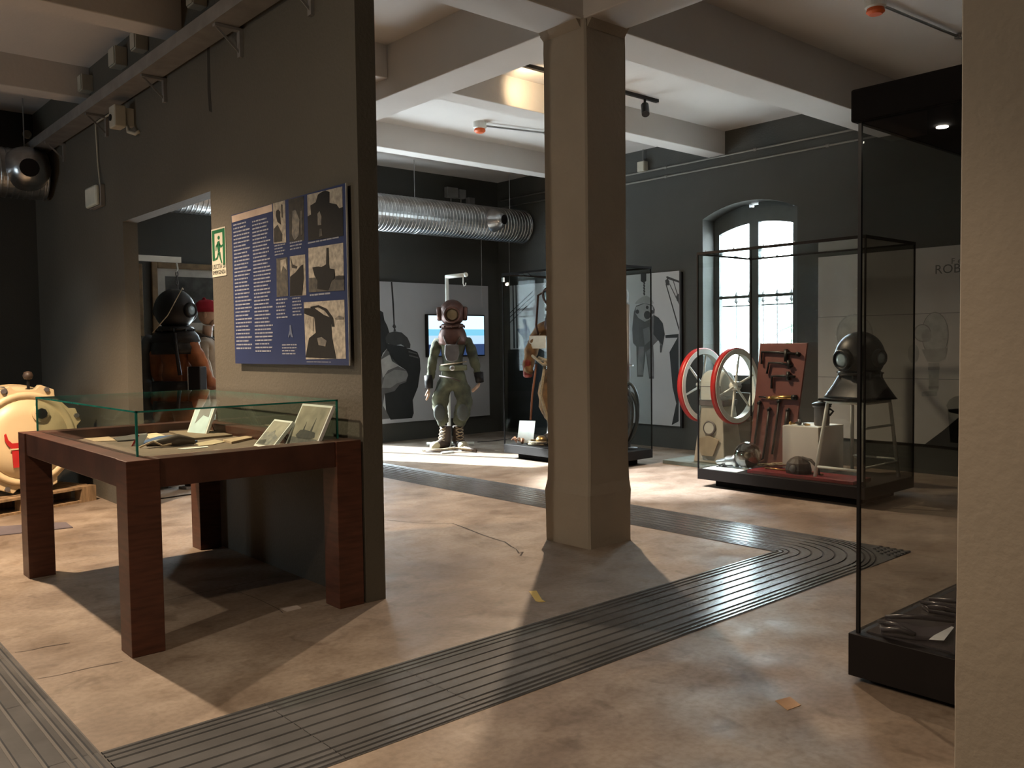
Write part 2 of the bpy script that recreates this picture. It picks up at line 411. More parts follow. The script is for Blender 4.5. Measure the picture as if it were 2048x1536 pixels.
ribbon([(775, 1040), (800, 1043), (830, 1046), (860, 1047), (905, 1047)], .005)
ribbon([(445, 1176), (480, 1185), (520, 1200), (556, 1218), (566, 1226)], .004)
ribbon([(75, 1358), (120, 1350), (170, 1338), (245, 1323)], .005)
ribbon([(30, 1305), (55, 1302), (90, 1294), (140, 1286)], .004)
ribbon([(325, 1203), (380, 1190), (450, 1176), (560, 1152)], .004)
fdet('patch', [tuple(on(u, v, 2, 0))[:2] for u, v in ((558, 1216), (575, 1224), (604, 1217), (594, 1211))], mat('pale_filler', (.42, .36, .32), .8))
fdet('patch', [tuple(on(u, v, 2, 0))[:2] for u, v in ((1550, 1402), (1575, 1421), (1602, 1411), (1580, 1394))], mat('ochre_filler', (.36, .22, .12), .8))
tp = thing('floor_tape', 'two short pieces of yellow tape on the floor near the pillar', 'tape', tuple(on(1075, 1192, 2, 0)))
M_tape = mat('yellow_tape', (.62, .45, .10), .5, var=.05)
for px in (((1058, 1183), (1073, 1182), (1084, 1200), (1071, 1202)), ((1071, 1202), (1084, 1200), (1091, 1204), (1078, 1204.5))):
    MB().prism([(*on(u, v, 2, 0).xy, .0005) for u, v in px], (0, 0, .002)).build('strip', M_tape, tp)
mt = MB().prism([(*on(u, v, 2, 0).xy, .0005) for u, v in ((-60, 1058), (120, 1046), (132, 1046), (146, 1056), (-60, 1078))], (0, 0, .006)).build('floor_shading', mat('violet_grey_shadow', (.09, .075, .085), .9))  # thin strip painted as the shadow of the duct nozzle
tag(mt, 'flat dark grey painted shadow on the floor in front of the wooden pallet', 'mat')  # no mat here, only the painted shadow of the duct nozzle

# ------------------------------------------------------------------ tactile guide path
GRO = [.0, .03, .062, .098, .165, .235, .305, .375, .445, .512, .548, .582, .612]
tpz = .006
def tactile_strip(root, a, n, along, L0=.612):
    # straight run of square tiles starting at a, along 'x' or 'y' with sign
    me0 = None
    for i in range(n):
        m = MB()
        for j, (g0, g1) in enumerate(zip(GRO, GRO[1:])):
            m.cur = 0
            pr = [(g0 + .005, .0015), (g0 + .009, tpz), (g1 - .009, tpz), (g1 - .005, .0015)]
            for (p, zp), (q, zq) in zip(pr, pr[1:]): m.add([(0.001, p, zp), (L0 - .001, p, zp), (L0 - .001, q, zq), (0.001, q, zq)], [(0, 1, 2, 3)])
            m.cur = 1
        for g in GRO: m.add([(0, max(g - .006, 0), .0016), (L0, max(g - .006, 0), .0016), (L0, min(g + .006, .612), .0016), (0, min(g + .006, .612), .0016)], [(0, 1, 2, 3)])
        m.cur = 1; m.add([(0, 0, 0.0005), (L0, 0, .0005), (L0, .612, .0005), (0, .612, .0005)], [(0, 1, 2, 3)])
        if me0 is None:
            o = m.build('tile', [M_rub, M_rubd], root, local=True); me0 = o.data
        else:
            o = bpy.data.objects.new('tile', me0); COL.objects.link(o); o.parent = root
        rl = Vector(a) - root.location
        if along == 'x': o.location = rl + Vector((i * L0, 0, 0))
        else: o.location = rl + Vector((.612, i * L0, 0)); o.rotation_euler = (0, 0, math.pi / 2)
path = thing('tactile_path', 'grey ribbed rubber guide path turning corners across the floor', 'floor guide', (4.92, 2.48, .0005))
YP0 = 2.475
XC = 4.925
XL = .855
tactile_strip(path, (XL, YP0, 0), 7, 'x', (XC - XL) / 7)
tactile_strip(path, (XC, YP0 + .612, 0), 12, 'y')
tactile_strip(path, (XL - .612, YP0, 0), 5, 'y')
# corner tile: concentric ribs round the inner corner + studs in the outer corner
ct = MB(); icx, icy = XC, YP0 + .612; n = 14
ct.cur = 1; ct.add([(XC, YP0, .0008), (XC + .612, YP0, .0008), (XC + .612, icy, .0008), (XC, icy, .0008)], [(0, 1, 2, 3)])
ct.cur = 0
for g0, g1 in zip(GRO, GRO[1:]):
    for k in range(n):
        a0, a1 = -math.pi / 2 + math.pi / 2 * k / n, -math.pi / 2 + math.pi / 2 * (k + 1) / n
        r0, r1 = g0 + .006, g1 - .006
        ct.add([(icx + r * math.cos(a), icy + r * math.sin(a), tpz) for r, a in ((r0, a0), (r1, a0), (r1, a1), (r0, a1))], [(0, 1, 2, 3)])
ar = [(icx + .618 * math.cos(-math.pi / 2 + math.pi / 2 * k / n), icy + .618 * math.sin(-math.pi / 2 + math.pi / 2 * k / n), tpz - .002) for k in range(n + 1)]
ct.add(ar + [(XC + .612, YP0, tpz - .002)], [tuple(range(n + 2))])
ct.build('tile', [M_rub, M_rubd], path)
M_stud = M_rubd
for i in range(5):
    for j in range(5):
        px, py = XC + .60 - i * .045, YP0 + .012 + j * .045
        if math.hypot(px - icx, py - icy) > .635: MB().lathe([(.013, 0), (.011, .005), (.001, .006)], (px, py, tpz - .002), seg=8).build('stud', M_stud, path)

# ------------------------------------------------------------------ display table
tb = thing('display_table', 'dark mahogany table with sunken tray and glass cover beside the partition', 'table', (1.83, 4.92, 0))
tx0, tx1, ty0, ty1, tz = 1.235, 2.412, 3.94, 5.90, .865
for x in (tx0, tx1 - .145):
    for y in (ty0, ty1 - .145): MB().box(x, x + .145, y, y + .145, 0, tz).build('leg', M_wood, tb, bevel=.003)
M_wood2 = mat('mahogany_rail', (.07, .026, .016), .36, var=.3, scale=6, stretch=(1, 1, 1), bump=.05)
MB().box(tx0 + .01, tx0 + .13, ty0 + .145, ty1 - .145, .735, tz - .001).build('rail', M_wood2, tb, bevel=.003)
MB().box(tx1 - .13, tx1 - .01, ty0 + .145, ty1 - .145, .735, tz - .001).build('rail', M_wood2, tb, bevel=.003)
MB().box(tx0 + .145, tx1 - .145, ty0 + .01, ty0 + .13, .735, tz - .001).build('rail', M_wood2, tb, bevel=.003)
MB().box(tx0 + .145, tx1 - .145, ty1 - .13, ty1 - .01, .735, tz - .001).build('rail', M_wood2, tb, bevel=.003)
MB().box(tx0 + .1301, tx1 - .1301, ty0 + .1301, ty1 - .1301, .79, .806).build('tray', mat('brown_baize', (.16, .115, .085), .9), tb)
gx0, gx1, gy0, gy1, gz0, gz1 = 1.329, 2.362, 4.085, 5.86, tz, 1.072
g = .008
for nm, b in (('pane', (gx0, gx0 + g, gy0, gy1, gz0, gz1 - g)), ('pane', (gx1 - g, gx1, gy0, gy1, gz0, gz1 - g)),
              ('pane', (gx0 + g, gx1 - g, gy0, gy0 + g, gz0, gz1 - g)), ('pane', (gx0 + g, gx1 - g, gy1 - g, gy1, gz0, gz1 - g)), ('pane', (gx0, gx1, gy0, gy1, gz1 - g, gz1))):
    MB().box(*b).build(nm, M_glassg, tb)
e = MB(); k = .0015
for x in (gx0, gx1):
    for y in (gy0, gy1): e.box(x - k if x == gx0 else x - g, x + g if x == gx0 else x + k, y - k if y == gy0 else y - g, y + g if y == gy0 else y + k, gz0, gz1)
for x in (gx0, gx1): e.box(x - k, x + k, gy0, gy1, gz1 - g, gz1)
for y in (gy0, gy1): e.box(gx0, gx1, y - k, y + k, gz1 - g, gz1)
e.build('glass_edge', M_gedge, tb)

# things in the table tray
ZT = .8065
def flatitem(name, label, cat, px, th, m_, z=ZT, group=None):
    P = [on(u, v, 2, z) for u, v in px]; c = sum(P, Vector()) / len(P)
    r = thing(name, label, cat, (c.x, c.y, z), group=group)
    MB().prism([(p.x, p.y, z + .0003) for p in P], (0, 0, th)).build('sheet', m_, r)
    return r, P
def leaning(name, label, base, wid, hgt, tilt, yaw, m_, th=.018, extra=None, z=ZT, backmat=None):
    r = thing(name, label, 'photograph', (base[0], base[1], z), yaw)
    # local: x along width, leaning back towards +y
    Q = Matrix.Rotation(-tilt, 3, 'X')
    def tr(v): return Q @ Vector(v)
    def slab(x0, x1, y0, y1, z0, z1):
        vs = [tr((x, y, zz)) for zz in (z0, z1) for y in (y0, y1) for x in (x0, x1)]
        return MB().add(vs, [(0, 2, 3, 1), (4, 5, 7, 6), (0, 1, 5, 4), (2, 6, 7, 3), (0, 4, 6, 2), (1, 3, 7, 5)])
    slab(-wid / 2, wid / 2, 0, th, 0, hgt).build('backing', backmat or M_paper, r, local=True)
    slab(-wid / 2 + .012, wid / 2 - .012, -.001, 0, .012, hgt - .012).build('print', m_, r, local=True)
    for nm, pts, mm in (extra or []):
        MB().prism([tr((x * wid - wid / 2, -.0012, y * hgt)) for x, y in pts], tr((0, -.0006, 0))).build(nm, mm, r, local=True)
    st = MB(); b = tr((0, th, hgt * .7)); st.tube([b, (0, b.y + .06, 0.002)], .003, 6); st.build('stand', M_dark, r, local=True)
    return r
sep = mat('sepia_photo', (.28, .25, .19), .4, var=.25, scale=14)
ship = [('ship', [(.22, .30), (.30, .42), (.38, .43), (.40, .62), (.42, .44), (.62, .42), (.66, .72), (.68, .42), (.80, .40), (.84, .30), (.7, .24), (.3, .24)], GW['b']),
        ('sea', [(.06, .07), (.94, .07), (.94, .26), (.06, .26)], GW['c'])]
rough = [('hillside', [(.06, .08), (.9, .08), (.88, .4), (.6, .5), (.5, .62), (.35, .5), (.2, .55), (.08, .48)], GW['d']), ('shadow', [(.1, .1), (.5, .1), (.42, .28), (.12, .22)], GW['c'])]
leaning('framed_photograph', 'taller pale framed ship photograph leaning at the right end of the glass table', (2.205, 4.23), .33, .262, .47, math.radians(-90), sep, extra=ship)
leaning('framed_photograph', 'shorter cream photograph of a coast leaning beside the taller ship photograph', (2.13, 4.50), .22, .19, .75, math.radians(-90), sep, extra=rough)
leaning('display_card', 'pale blue-white card leaning in the far right corner of the glass table', (2.14, 5.46), .19, .24, .42, math.radians(-75), mat('pale_blue_print', (.62, .76, .80), .5), extra=[('drawing', [(.25, .3), (.55, .55), (.85, .5), (.85, .85), (.6, .8), (.3, .72)], G['e'])])['category'] = 'card'
flatitem('wooden_board', 'light brown wooden board lying before the leaning photographs', 'board', ((446, 883), (522, 871), (528, 873), (463, 888)), .012, M_card)
flatitem('paper_sheet', 'tan paper sheet at the left end of the table tray', 'paper', ((165, 877), (215, 872), (232, 882), (190, 884)), .003, M_card)
flatitem('booklet', 'grey booklet beside the tan paper at the left of the table tray', 'book', ((228, 878), (262, 872), (295, 868), (285, 880), (235, 884)), .008, mat('grey_cover', (.1, .09, .085), .6))
flatitem('paper_sheet', 'cream paper sheet in the middle of the table tray', 'paper', ((282, 870), (312, 866), (330, 872), (300, 878)), .003, mat('cream_paper', (.6, .45, .3), .8))
flatitem('wooden_tray', 'flat brown tray of tools in the far middle of the table', 'tray', ((338, 866), (420, 862), (465, 873), (380, 881)), .012, mat('brown_tray', (.2, .14, .09), .7))
flatitem('tool_strip', 'dark wooden bar lying along the back of the table tray', 'tool', ((336, 862), (408, 857), (414, 860), (340, 866)), .012, M_leather)
flatitem('cloth', 'folded dark blue cloth in the middle of the table tray', 'cloth', ((283, 887), (318, 876), (345, 874), (395, 885), (380, 889), (330, 884), (292, 892)), .012, mat('blue_cloth', (.05, .09, .2), .9))
flatitem('paper_sheet', 'yellowed paper sheet under the blue cloth near the front rail', 'paper', ((392, 887), (430, 880), (452, 884), (425, 890), (398, 893)), .003, mat('yellow_paper', (.5, .4, .27), .8))
flatitem('paper_sheet', 'narrow pale paper slip near the front rail of the table', 'paper', ((355, 898), (415, 893), (417, 895), (372, 899)), .003, M_paper)
for k, (u, v, lab) in enumerate(((344, 878, 'first silver knob from the left on the blue cloth'), (351, 878, 'second silver knob from the left on the blue cloth'), (358, 878, 'third silver knob from the left on the blue cloth'))):
    p = on(u, v, 2, ZT + .013); b = MB().ell((p.x, p.y, p.z + .008), .008, 10, 6).build('silver_knob', M_steel, smooth=True); tag(b, lab, 'knob', 'silver knobs on the blue cloth')
p = on(340, 893, 2, ZT)
kt = thing('leather_sheath', 'crumpled brown leather sheath near the front corner of the table', 'sheath', (p.x, p.y, ZT))
MB().tube([(p.x - .12, p.y + .02, ZT + .02), (p.x - .05, p.y + .02, ZT + .025), (p.x + .04, p.y - .01, ZT + .035), (p.x + .13, p.y - .02, ZT + .02)], [.012, .022, .034, .018], 8).build('pouch', M_leather, kt, True)
MB().tube([(p.x - .15, p.y + .04, ZT + .006), (p.x - .1, p.y - .03, ZT + .04), (p.x - .05, p.y - .03, ZT + .01), (p.x - .01, p.y - .05, ZT + .02)], .006, 6).build('strap', M_card, kt, True)
p = on(278, 893, 2, ZT)
cv = thing('folded_flag_card', 'small upright folded card with red edge beside the near glass corner', 'card', (p.x, p.y, ZT))
MB().prism([(p.x - .02, p.y + .04, ZT), (p.x + .03, p.y + .04, ZT), (p.x + .07, p.y + .05, ZT + .06), (p.x + .02, p.y + .05, ZT + .06)], (0, .003, 0)).build('face', M_paper, cv)
MB().prism([(p.x - .03, p.y + .038, ZT), (p.x - .02, p.y + .038, ZT), (p.x + .02, p.y + .048, ZT + .06), (p.x + .01, p.y + .048, ZT + .06)], (0, .004, 0)).build('red_edge', M_red, cv)

# ------------------------------------------------------------------ flat prints
def pprint(parent, name, ax, val, pts, m_, th=.001, ext=.001):
    """flat printed shape on the plane axis=val; pts are photo pixels"""
    P = [on(u, v, ax, val) for u, v in pts]
    vec = Vector((0, 0, 0)); vec[ax] = ext
    b = MB().prism(P, vec)
    return b.build(name, m_, parent)
def c3(x, y): return (440 + x / 3.656, 340 + y / 3.656)
PV = PX0 - .032
info = thing('information_panel', 'blue information panel with sepia photographs on the partition', 'panel', (PX0, 4.8, 1.73))
PY = [on(463.3, 431.6, 0, PV), on(690.3, 364.6, 0, PV), on(698.5, 732.5, 0, PV), on(470, 725.7, 0, PV)]
yl, yr, zt_, zb_ = (PY[0].y + PY[3].y) / 2, (PY[1].y + PY[2].y) / 2, (PY[0].z + PY[1].z) / 2, (PY[2].z + PY[3].z) / 2
MB().box(PV, PV + .008, yr, yl, zb_, zt_).build('board', M_blue, info)
MB().box(PV - .0005, PV + .0085, yr - .006, yr, zb_, zt_).build('edge', mat('pale_board_edge', (.35, .35, .33), .5), info)
for yy in (yr + .1, yl - .1):
    for zz in (zb_ + .1, zt_ - .1): MB().cyl((PV + .008, yy, zz), (PX0, yy, zz), .012, 8).build('spacer', M_steel, info)
def ip(name, pts, m_, lvl=1, parent=info): return pprint(parent, name, 0, PV - .0012 * lvl, [c3(*p) for p in pts], m_, ext=.001)
ip('title_strip', [(85, 337), (380, 250), (382, 302), (88, 385)], mat('pinkish_strip', (.50, .40, .33), .5))
ph = ip('photo', [(387, 245), (475, 222), (483, 530), (392, 540)], GW['e'])
ip('figure', [(410, 300), (425, 288), (440, 305), (438, 335), (445, 400), (420, 380), (408, 335)], GW['a'], 2)
ip('figure', [(394, 430), (420, 400), (440, 440), (455, 470), (452, 520), (394, 530)], GW['b'], 2)
ip('figure', [(446, 250), (456, 255), (458, 350), (450, 345)], GW['b'], 2)
ip('photo', [(500, 217), (612, 190), (615, 515), (508, 525)], GW['b'])
ip('figure', [(530, 300), (552, 290), (580, 360), (575, 480), (545, 515), (525, 470)], GW['d'], 2)
ip('figure', [(585, 300), (600, 296), (604, 470), (592, 480)], GW['c'], 2)
ip('photo', [(638, 182), (893, 120), (900, 480), (645, 518)], GW['e'])
ip('crowd', [(640, 340), (665, 325), (660, 260), (700, 235), (715, 180), (745, 160), (770, 150), (800, 160), (800, 240), (850, 250), (870, 280), (898, 270), (900, 480), (645, 518)], GW['a'], 2)
ip('figure', [(712, 320), (728, 300), (742, 340), (740, 400), (715, 405)], GW['d'], 3)
ip('figure', [(728, 430), (742, 430), (748, 480), (725, 490)], GW['c'], 3)
ip('photo', [(412, 648), (492, 638), (498, 920), (415, 930)], GW['c'])
ip('figure', [(440, 660), (480, 650), (490, 735), (462, 700), (445, 760)], GW['e'], 2)
ip('photo', [(510, 632), (622, 617), (630, 915), (512, 925)], GW['e'])
ip('figure', [(512, 780), (550, 750), (590, 700), (608, 690), (612, 790), (600, 915), (512, 922)], GW['a'], 2)
ip('figure', [(515, 640), (530, 690), (565, 705), (560, 720), (525, 715)], GW['b'], 2)
s6 = ip('photo', [(646, 572), (900, 532), (907, 880), (650, 895)], GW['f'])
ip('sea', [(650, 790), (906, 770), (907, 880), (650, 895)], GW['c'], 2)
ip('ship', [(675, 712), (720, 705), (740, 710), (775, 690), (778, 570), (792, 568), (795, 690), (800, 720), (835, 725), (840, 790), (815, 810), (790, 880), (710, 870), (712, 810), (690, 770)], GW['a'], 3)
ip('boat', [(830, 790), (870, 770), (905, 775), (905, 800), (840, 800)], GW['b'], 3)
ip('photo', [(612, 968), (908, 948), (920, 1380), (628, 1385)], GW['f'])
ip('machine', [(625, 1370), (650, 1230), (700, 1190), (690, 1080), (615, 1050), (615, 1010), (690, 1010), (760, 1060), (810, 1080), (820, 1230), (850, 1380)], GW['a'], 2)
ip('arch', [(660, 1000), (720, 988), (780, 1015), (825, 1080), (835, 1145), (818, 1145), (808, 1085), (765, 1030), (715, 1002), (662, 1012)], GW['a'], 3)
ip('highlight', [(710, 1230), (740, 1220), (780, 1250), (770, 1290), (720, 1280)], GW['d'], 3)
ip('highlight', [(618, 1060), (685, 1075), (680, 1180), (622, 1130)], GW['e'], 3)
ip('islet', [(838, 1090), (865, 1065), (900, 1075), (900, 1090)], GW['d'], 3)
ip('mark', [(508, 1135), (520, 1135), (525, 1190), (535, 1225), (520, 1220), (513, 1200), (502, 1228), (498, 1215), (508, 1175)], mat('pale_blue_mark', (.12, .15, .24), .5), 2)
M_txt = mat('pale_text_ink', (.30, .32, .38), .5, var=.05)
def textblock(parent, y0, y1, ztop, zbot, rows, x, sign=-1, h=.4, m_=None, wmin=.75):
    m = MB(); st = (ztop - zbot) / rows
    for r in range(rows):
        y = y0; end = y0 + (y1 - y0) * random.uniform(wmin, 1); z = ztop - r * st
        d = 1 if y1 > y0 else -1
        while (end - y) * d > 0:
            w = random.uniform(.012, .05) * abs(y1 - y0) / .2; w = min(w, abs(end - y))
            m.box(x, x + .0008, min(y, y + d * w), max(y, y + d * w), z - st * h, z); y += d * (w + .006)
    return m.build('text_lines', m_ or M_txt, parent, kind='stuff')
def blockpx(tl, tr, bl, rows, **kw):
    a, b, c = (on(*c3(*p), 0, PV) for p in (tl, tr, bl))
    textblock(info, a.y, b.y, a.z, c.z, rows, PV - .0015, **kw)
blockpx((98, 400), (218, 372), (115, 1325), 35)
blockpx((236, 375), (370, 335), (265, 1345), 37)
for tl, tr, bl, r in (((400, 552), (480, 545), (402, 640), 4), ((512, 530), (605, 515), (512, 600), 3), ((645, 530), (880, 500), (646, 555), 1), ((412, 945), (495, 935), (418, 1100), 6), ((530, 935), (600, 925), (532, 1080), 6), ((658, 910), (850, 900), (660, 940), 1), ((455, 1275), (570, 1272), (455, 1360), 4), ((635, 1400), (850, 1400), (635, 1412), 1)):
    blockpx(tl, tr, bl, r)

def textobj(name, body, size, parent, m_, origin, right, up, align='CENTER', depth=.0006):
    cu = bpy.data.curves.new(name, 'FONT'); cu.body = body; cu.size = size; cu.align_x = align; cu.extrude = depth; cu.resolution_u = 3
    t = bpy.data.objects.new(name, cu); COL.objects.link(t)
    dg = bpy.context.evaluated_depsgraph_get(); dg.update()
    me = bpy.data.meshes.new_from_object(t.evaluated_get(dg)); bpy.data.objects.remove(t)
    r, u = Vector(right).normalized(), Vector(up).normalized(); n = r.cross(u)
    off = Vector((0, 0, 0)); p = parent
    while p is not None: off += p.location; p = p.parent
    for v in me.vertices: v.co = Vector(origin) + r * v.co.x + u * v.co.y + n * v.co.z - off
    me.materials.clear(); me.materials.append(m_)
    o = bpy.data.objects.new(name, me); COL.objects.link(o); o.parent = parent; return o

# emergency exit sign
ey0, ey1, ez0, ez1 = 5.585, 5.81, 1.83, 2.15
ex = thing('exit_sign', 'green and white emergency exit sign beside the doorway', 'sign', (PX0, 5.7, 1.99))
Xs = PX0 - .004
MB().box(Xs, PX0, ey0, ey1, ez0, ez1).build('plate', mat('sign_white', (.62, .60, .50), .25, var=.04), ex)
M_green = mat('sign_green', (.015, .13, .055), .4, var=.05)
def eb(name, s0, s1, t0, t1): # s from left(=ey1) to right
    MB().box(Xs - .001, Xs, ey1 - s1 * (ey1 - ey0), ey1 - s0 * (ey1 - ey0), ez0 + t0 * (ez1 - ez0), ez0 + t1 * (ez1 - ez0)).build(name, M_green, ex)
eb('door_frame', .05, .22, .34, .97); eb('door_frame', .80, .96, .22, .97); eb('door_frame', .22, .80, .90, .97)
def ey(s, t): return (Xs, ey1 - s * (ey1 - ey0), ez0 + t * (ez1 - ez0))
MB().lathe([(.013, 0), (.013, .001)], ey(.53, .80), (-1, 0, 0), 14, 1.4, 1).build('running_figure', M_green, ex)
for pts in ([(.42, .72), (.58, .74), (.62, .66), (.60, .52), (.46, .50), (.40, .62)], [(.58, .70), (.68, .63), (.80, .65), (.80, .61), (.66, .58), (.56, .64)], [(.44, .70), (.30, .64), (.28, .54), (.33, .54), (.36, .61), (.46, .65)],
            [(.52, .52), (.62, .50), (.66, .38), (.74, .27), (.68, .26), (.58, .36), (.50, .46)], [(.46, .52), (.52, .46), (.42, .36), (.24, .34), (.24, .38), (.38, .41)]):
    MB().prism([ey(*p) for p in pts], (-.001, 0, 0)).build('running_figure', M_green, ex)
M_ink = mat('sign_ink', (.05, .06, .05), .5)
textobj('lettering', 'USCITA DI', .045, ex, M_ink, (Xs - .0008, 5.697, 1.882), (0, -1, 0), (0, 0, 1))
textobj('lettering', 'EMERGENZA', .036, ex, M_ink, (Xs - .0008, 5.697, 1.846), (0, -1, 0), (0, 0, 1))

# ------------------------------------------------------------------ back wall photograph with the screen
YBP = 10.33
mural = thing('photo_mural', 'large grey photo mural of two crouching men on the back wall', 'mural', (7.8, YB, 1.28))
a, b_ = on(757, 563, 1, YBP), on(976, 572, 1, YBP); c_ = on(977.9, 824.4, 1, YBP)
a2 = on(761.7, 841.6, 1, YBP)
mx0, mx1, mz0, mz1 = 6.5, b_.x, .27, (a.z + b_.z) / 2
MB().box(mx0, mx1, YBP, YB, mz0, mz1).build('board', mat('mural_grey', (.33, .34, .36), .6, var=.05, scale=1.5), mural)
def mp(name, pts, m_, lvl=1): return pprint(mural, name, 1, YBP - .0015 * lvl, [(750 + x / 3.84, 540 + y / 3.84) for x, y in pts], m_)
mp('rope', [(122, 92), (133, 92), (146, 260), (152, 420), (142, 420), (133, 250)], G['a'])
mp('hook', [(140, 418), (154, 418), (163, 438), (155, 448), (162, 470), (142, 470), (146, 450), (134, 436)], G['b'])
mp('man', [(-60, 300), (30, 305), (62, 325), (72, 385), (95, 430), (110, 480), (95, 600), (60, 640), (40, 700), (-60, 720)], G['a'])
mp('man_coat', [(95, 600), (110, 640), (180, 740), (240, 770), (255, 800), (240, 860), (190, 880), (150, 930), (75, 950), (60, 1040), (120, 1140), (-60, 1160), (-60, 690), (40, 690)], G['c'])
mp('sleeve', [(45, 690), (110, 650), (185, 735), (100, 770), (60, 830)], G['e'], 2)
mp('sleeve', [(75, 810), (150, 765), (240, 775), (255, 810), (235, 850), (170, 870), (120, 905), (50, 905)], G['d'], 2)
mp('man_back', [(85, 560), (130, 700), (185, 735), (240, 770), (255, 800), (240, 860), (190, 880), (150, 930), (75, 950), (85, 1080), (120, 1150), (285, 1137), (298, 1100), (290, 1000), (330, 900), (350, 760), (345, 680), (325, 630), (260, 605), (240, 600), (150, 600)], G['a'], 2)
mp('cap', [(85, 560), (80, 520), (100, 485), (150, 470), (205, 480), (250, 520), (272, 570), (270, 600), (245, 600), (200, 570), (150, 580)], G['b'], 3)
mp('head', [(88, 565), (150, 575), (240, 590), (250, 620), (245, 670), (200, 720), (150, 690), (130, 640), (95, 620)], G['a'], 3)
mp('seam', [(258, 620), (320, 640), (328, 650), (258, 632)], G['c'], 3)
mp('seam', [(262, 650), (330, 668), (336, 680), (262, 660)], G['c'], 3)

ytv = 10.25
tv = thing('wall_screen', 'flat video screen glowing blue and white on the back wall mural', 'screen', (8.3, YBP, 1.5))
q0, q1, q2 = on(855, 628, 1, ytv), on(969, 629, 1, ytv), on(969, 712, 1, ytv)
MB().box(q0.x, q1.x, ytv, ytv + .07, q2.z, q0.z).build('housing', M_black, tv, bevel=.004)
def emitm(n, c, e): return mat(n, (.02, .02, .02), .4, emit=c, es=e)
def band(name, z0, z1, m_): MB().box(q0.x + .015, q1.x - .015, ytv - .001, ytv, q2.z + .02 + z0 * (q0.z - q2.z - .04), q2.z + .02 + z1 * (q0.z - q2.z - .04)).build(name, m_, tv)
band('picture_sky', .66, 1, emitm('screen_sky', (.62, .82, 1), 1.5)); band('picture_haze', .50, .66, emitm('screen_haze', (.22, .62, .85), 1.1))
band('picture_sea', .28, .50, emitm('screen_sea', (.5, .72, .95), 1.1)); band('picture_foreground', 0, .28, emitm('screen_low', (.03, .06, .16), 1))
MB().prism([(q0.x + .02, ytv - .002, q2.z + .1), (q0.x + .2, ytv - .002, q2.z + .25), (q0.x + .22, ytv - .002, q2.z + .24), (q0.x + .04, ytv - .002, q2.z + .08)], (0, .0008, 0)).build('picture_boom', M_black, tv)
MB().box(q0.x + .3, q1.x - .3, ytv + .07, YBP - .002, q2.z + .15, q0.z - .15).build('bracket', M_black, tv)

# window-wall mural (atmospheric suit hanging from a chain)
XM = XE - .04
mural2 = thing('photo_mural', 'grey photo mural of an armoured suit hanging from a chain left of the window', 'mural', (XE, 8.4, 1.27))
r0, r1 = on(1360, 543, 0, XM), on(1345, 850, 0, XM)
my0, my1 = 6.88, 10.1
MB().box(XM, XE, my0, my1, .29, 2.245).build('board', mat('mural_silver', (.40, .41, .42), .6, var=.05, scale=1.5), mural2)
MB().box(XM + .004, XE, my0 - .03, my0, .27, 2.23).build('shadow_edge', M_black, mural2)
def c4(x, y): return (1240 + x / 4.044, 520 + y / 4.044)
def m2(name, pts, m_, lvl=1, f=c4): return pprint(mural2, name, 0, XM - .0015 * lvl, [f(*p) for p in pts], m_)
m2('hull', [(400, 745), (465, 628), (368, 632), (366, 608), (474, 598), (474, 1305), (418, 1335), (455, 1160), (425, 1030)], G['a'])
m2('boom', [(372, 135), (385, 132), (478, 168), (478, 184), (380, 152)], G['b'])
m2('pulley', [(365, 165), (385, 150), (400, 175), (395, 205), (372, 205)], G['b'])
m2('cable', [(368, 195), (376, 195), (478, 545), (476, 575)], G['b'])
m2('cable', [(395, 190), (402, 190), (478, 345), (478, 362)], G['c'])
m2('cable', [(425, 160), (431, 160), (478, 310), (476, 330)], G['c'])
m2('block', [(455, 290), (476, 270), (477, 340), (460, 330)], G['b'])
m2('hook_block', [(168, 108), (212, 108), (212, 170), (198, 180), (178, 180), (168, 168)], G['b'])
for k in range(5): m2('chain_link', [(186, 178 + k * 22), (196, 172 + k * 22), (204, 190 + k * 22), (194, 202 + k * 22)], G['b'])
m2('suit_dome', [(120, 355), (140, 325), (185, 295), (215, 288), (250, 310), (272, 345), (262, 365), (200, 350)], G['e'], 2)
m2('suit_body', [(112, 420), (130, 370), (200, 345), (262, 362), (282, 400), (276, 445), (310, 465), (345, 510), (362, 600), (345, 690), (330, 740), (325, 690), (312, 645), (268, 690), (272, 760), (274, 960), (236, 960), (208, 740), (186, 945), (138, 945), (132, 700), (105, 670), (98, 560)], G['c'])
m2('suit_head', [(128, 380), (200, 352), (262, 375), (275, 440), (240, 480), (200, 500), (150, 470), (125, 430)], G['e'], 2)
for (x, y, r) in ((220, 445, 34), (140, 418, 18), (220, 383, 14), (262, 420, 16)):
    m2('port', [(x + r * .8 * math.cos(a), y + r * math.sin(a)) for a in [i * .524 for i in range(12)]], G['b'], 3)
m2('suit_leg', [(150, 700), (195, 700), (186, 930), (142, 930)], G['d'], 2)
m2('suit_leg', [(215, 740), (262, 700), (270, 940), (240, 945)], G['d'], 2)
m2('suit_chest', [(185, 560), (235, 540), (255, 640), (200, 690)], G['d'], 2)
m2('suit_claw', [(322, 690), (345, 690), (334, 748), (324, 748)], G['b'], 2)
m2('suit_arm', [(275, 450), (310, 465), (345, 510), (362, 600), (345, 690), (300, 640), (270, 600)], G['a'], 2)
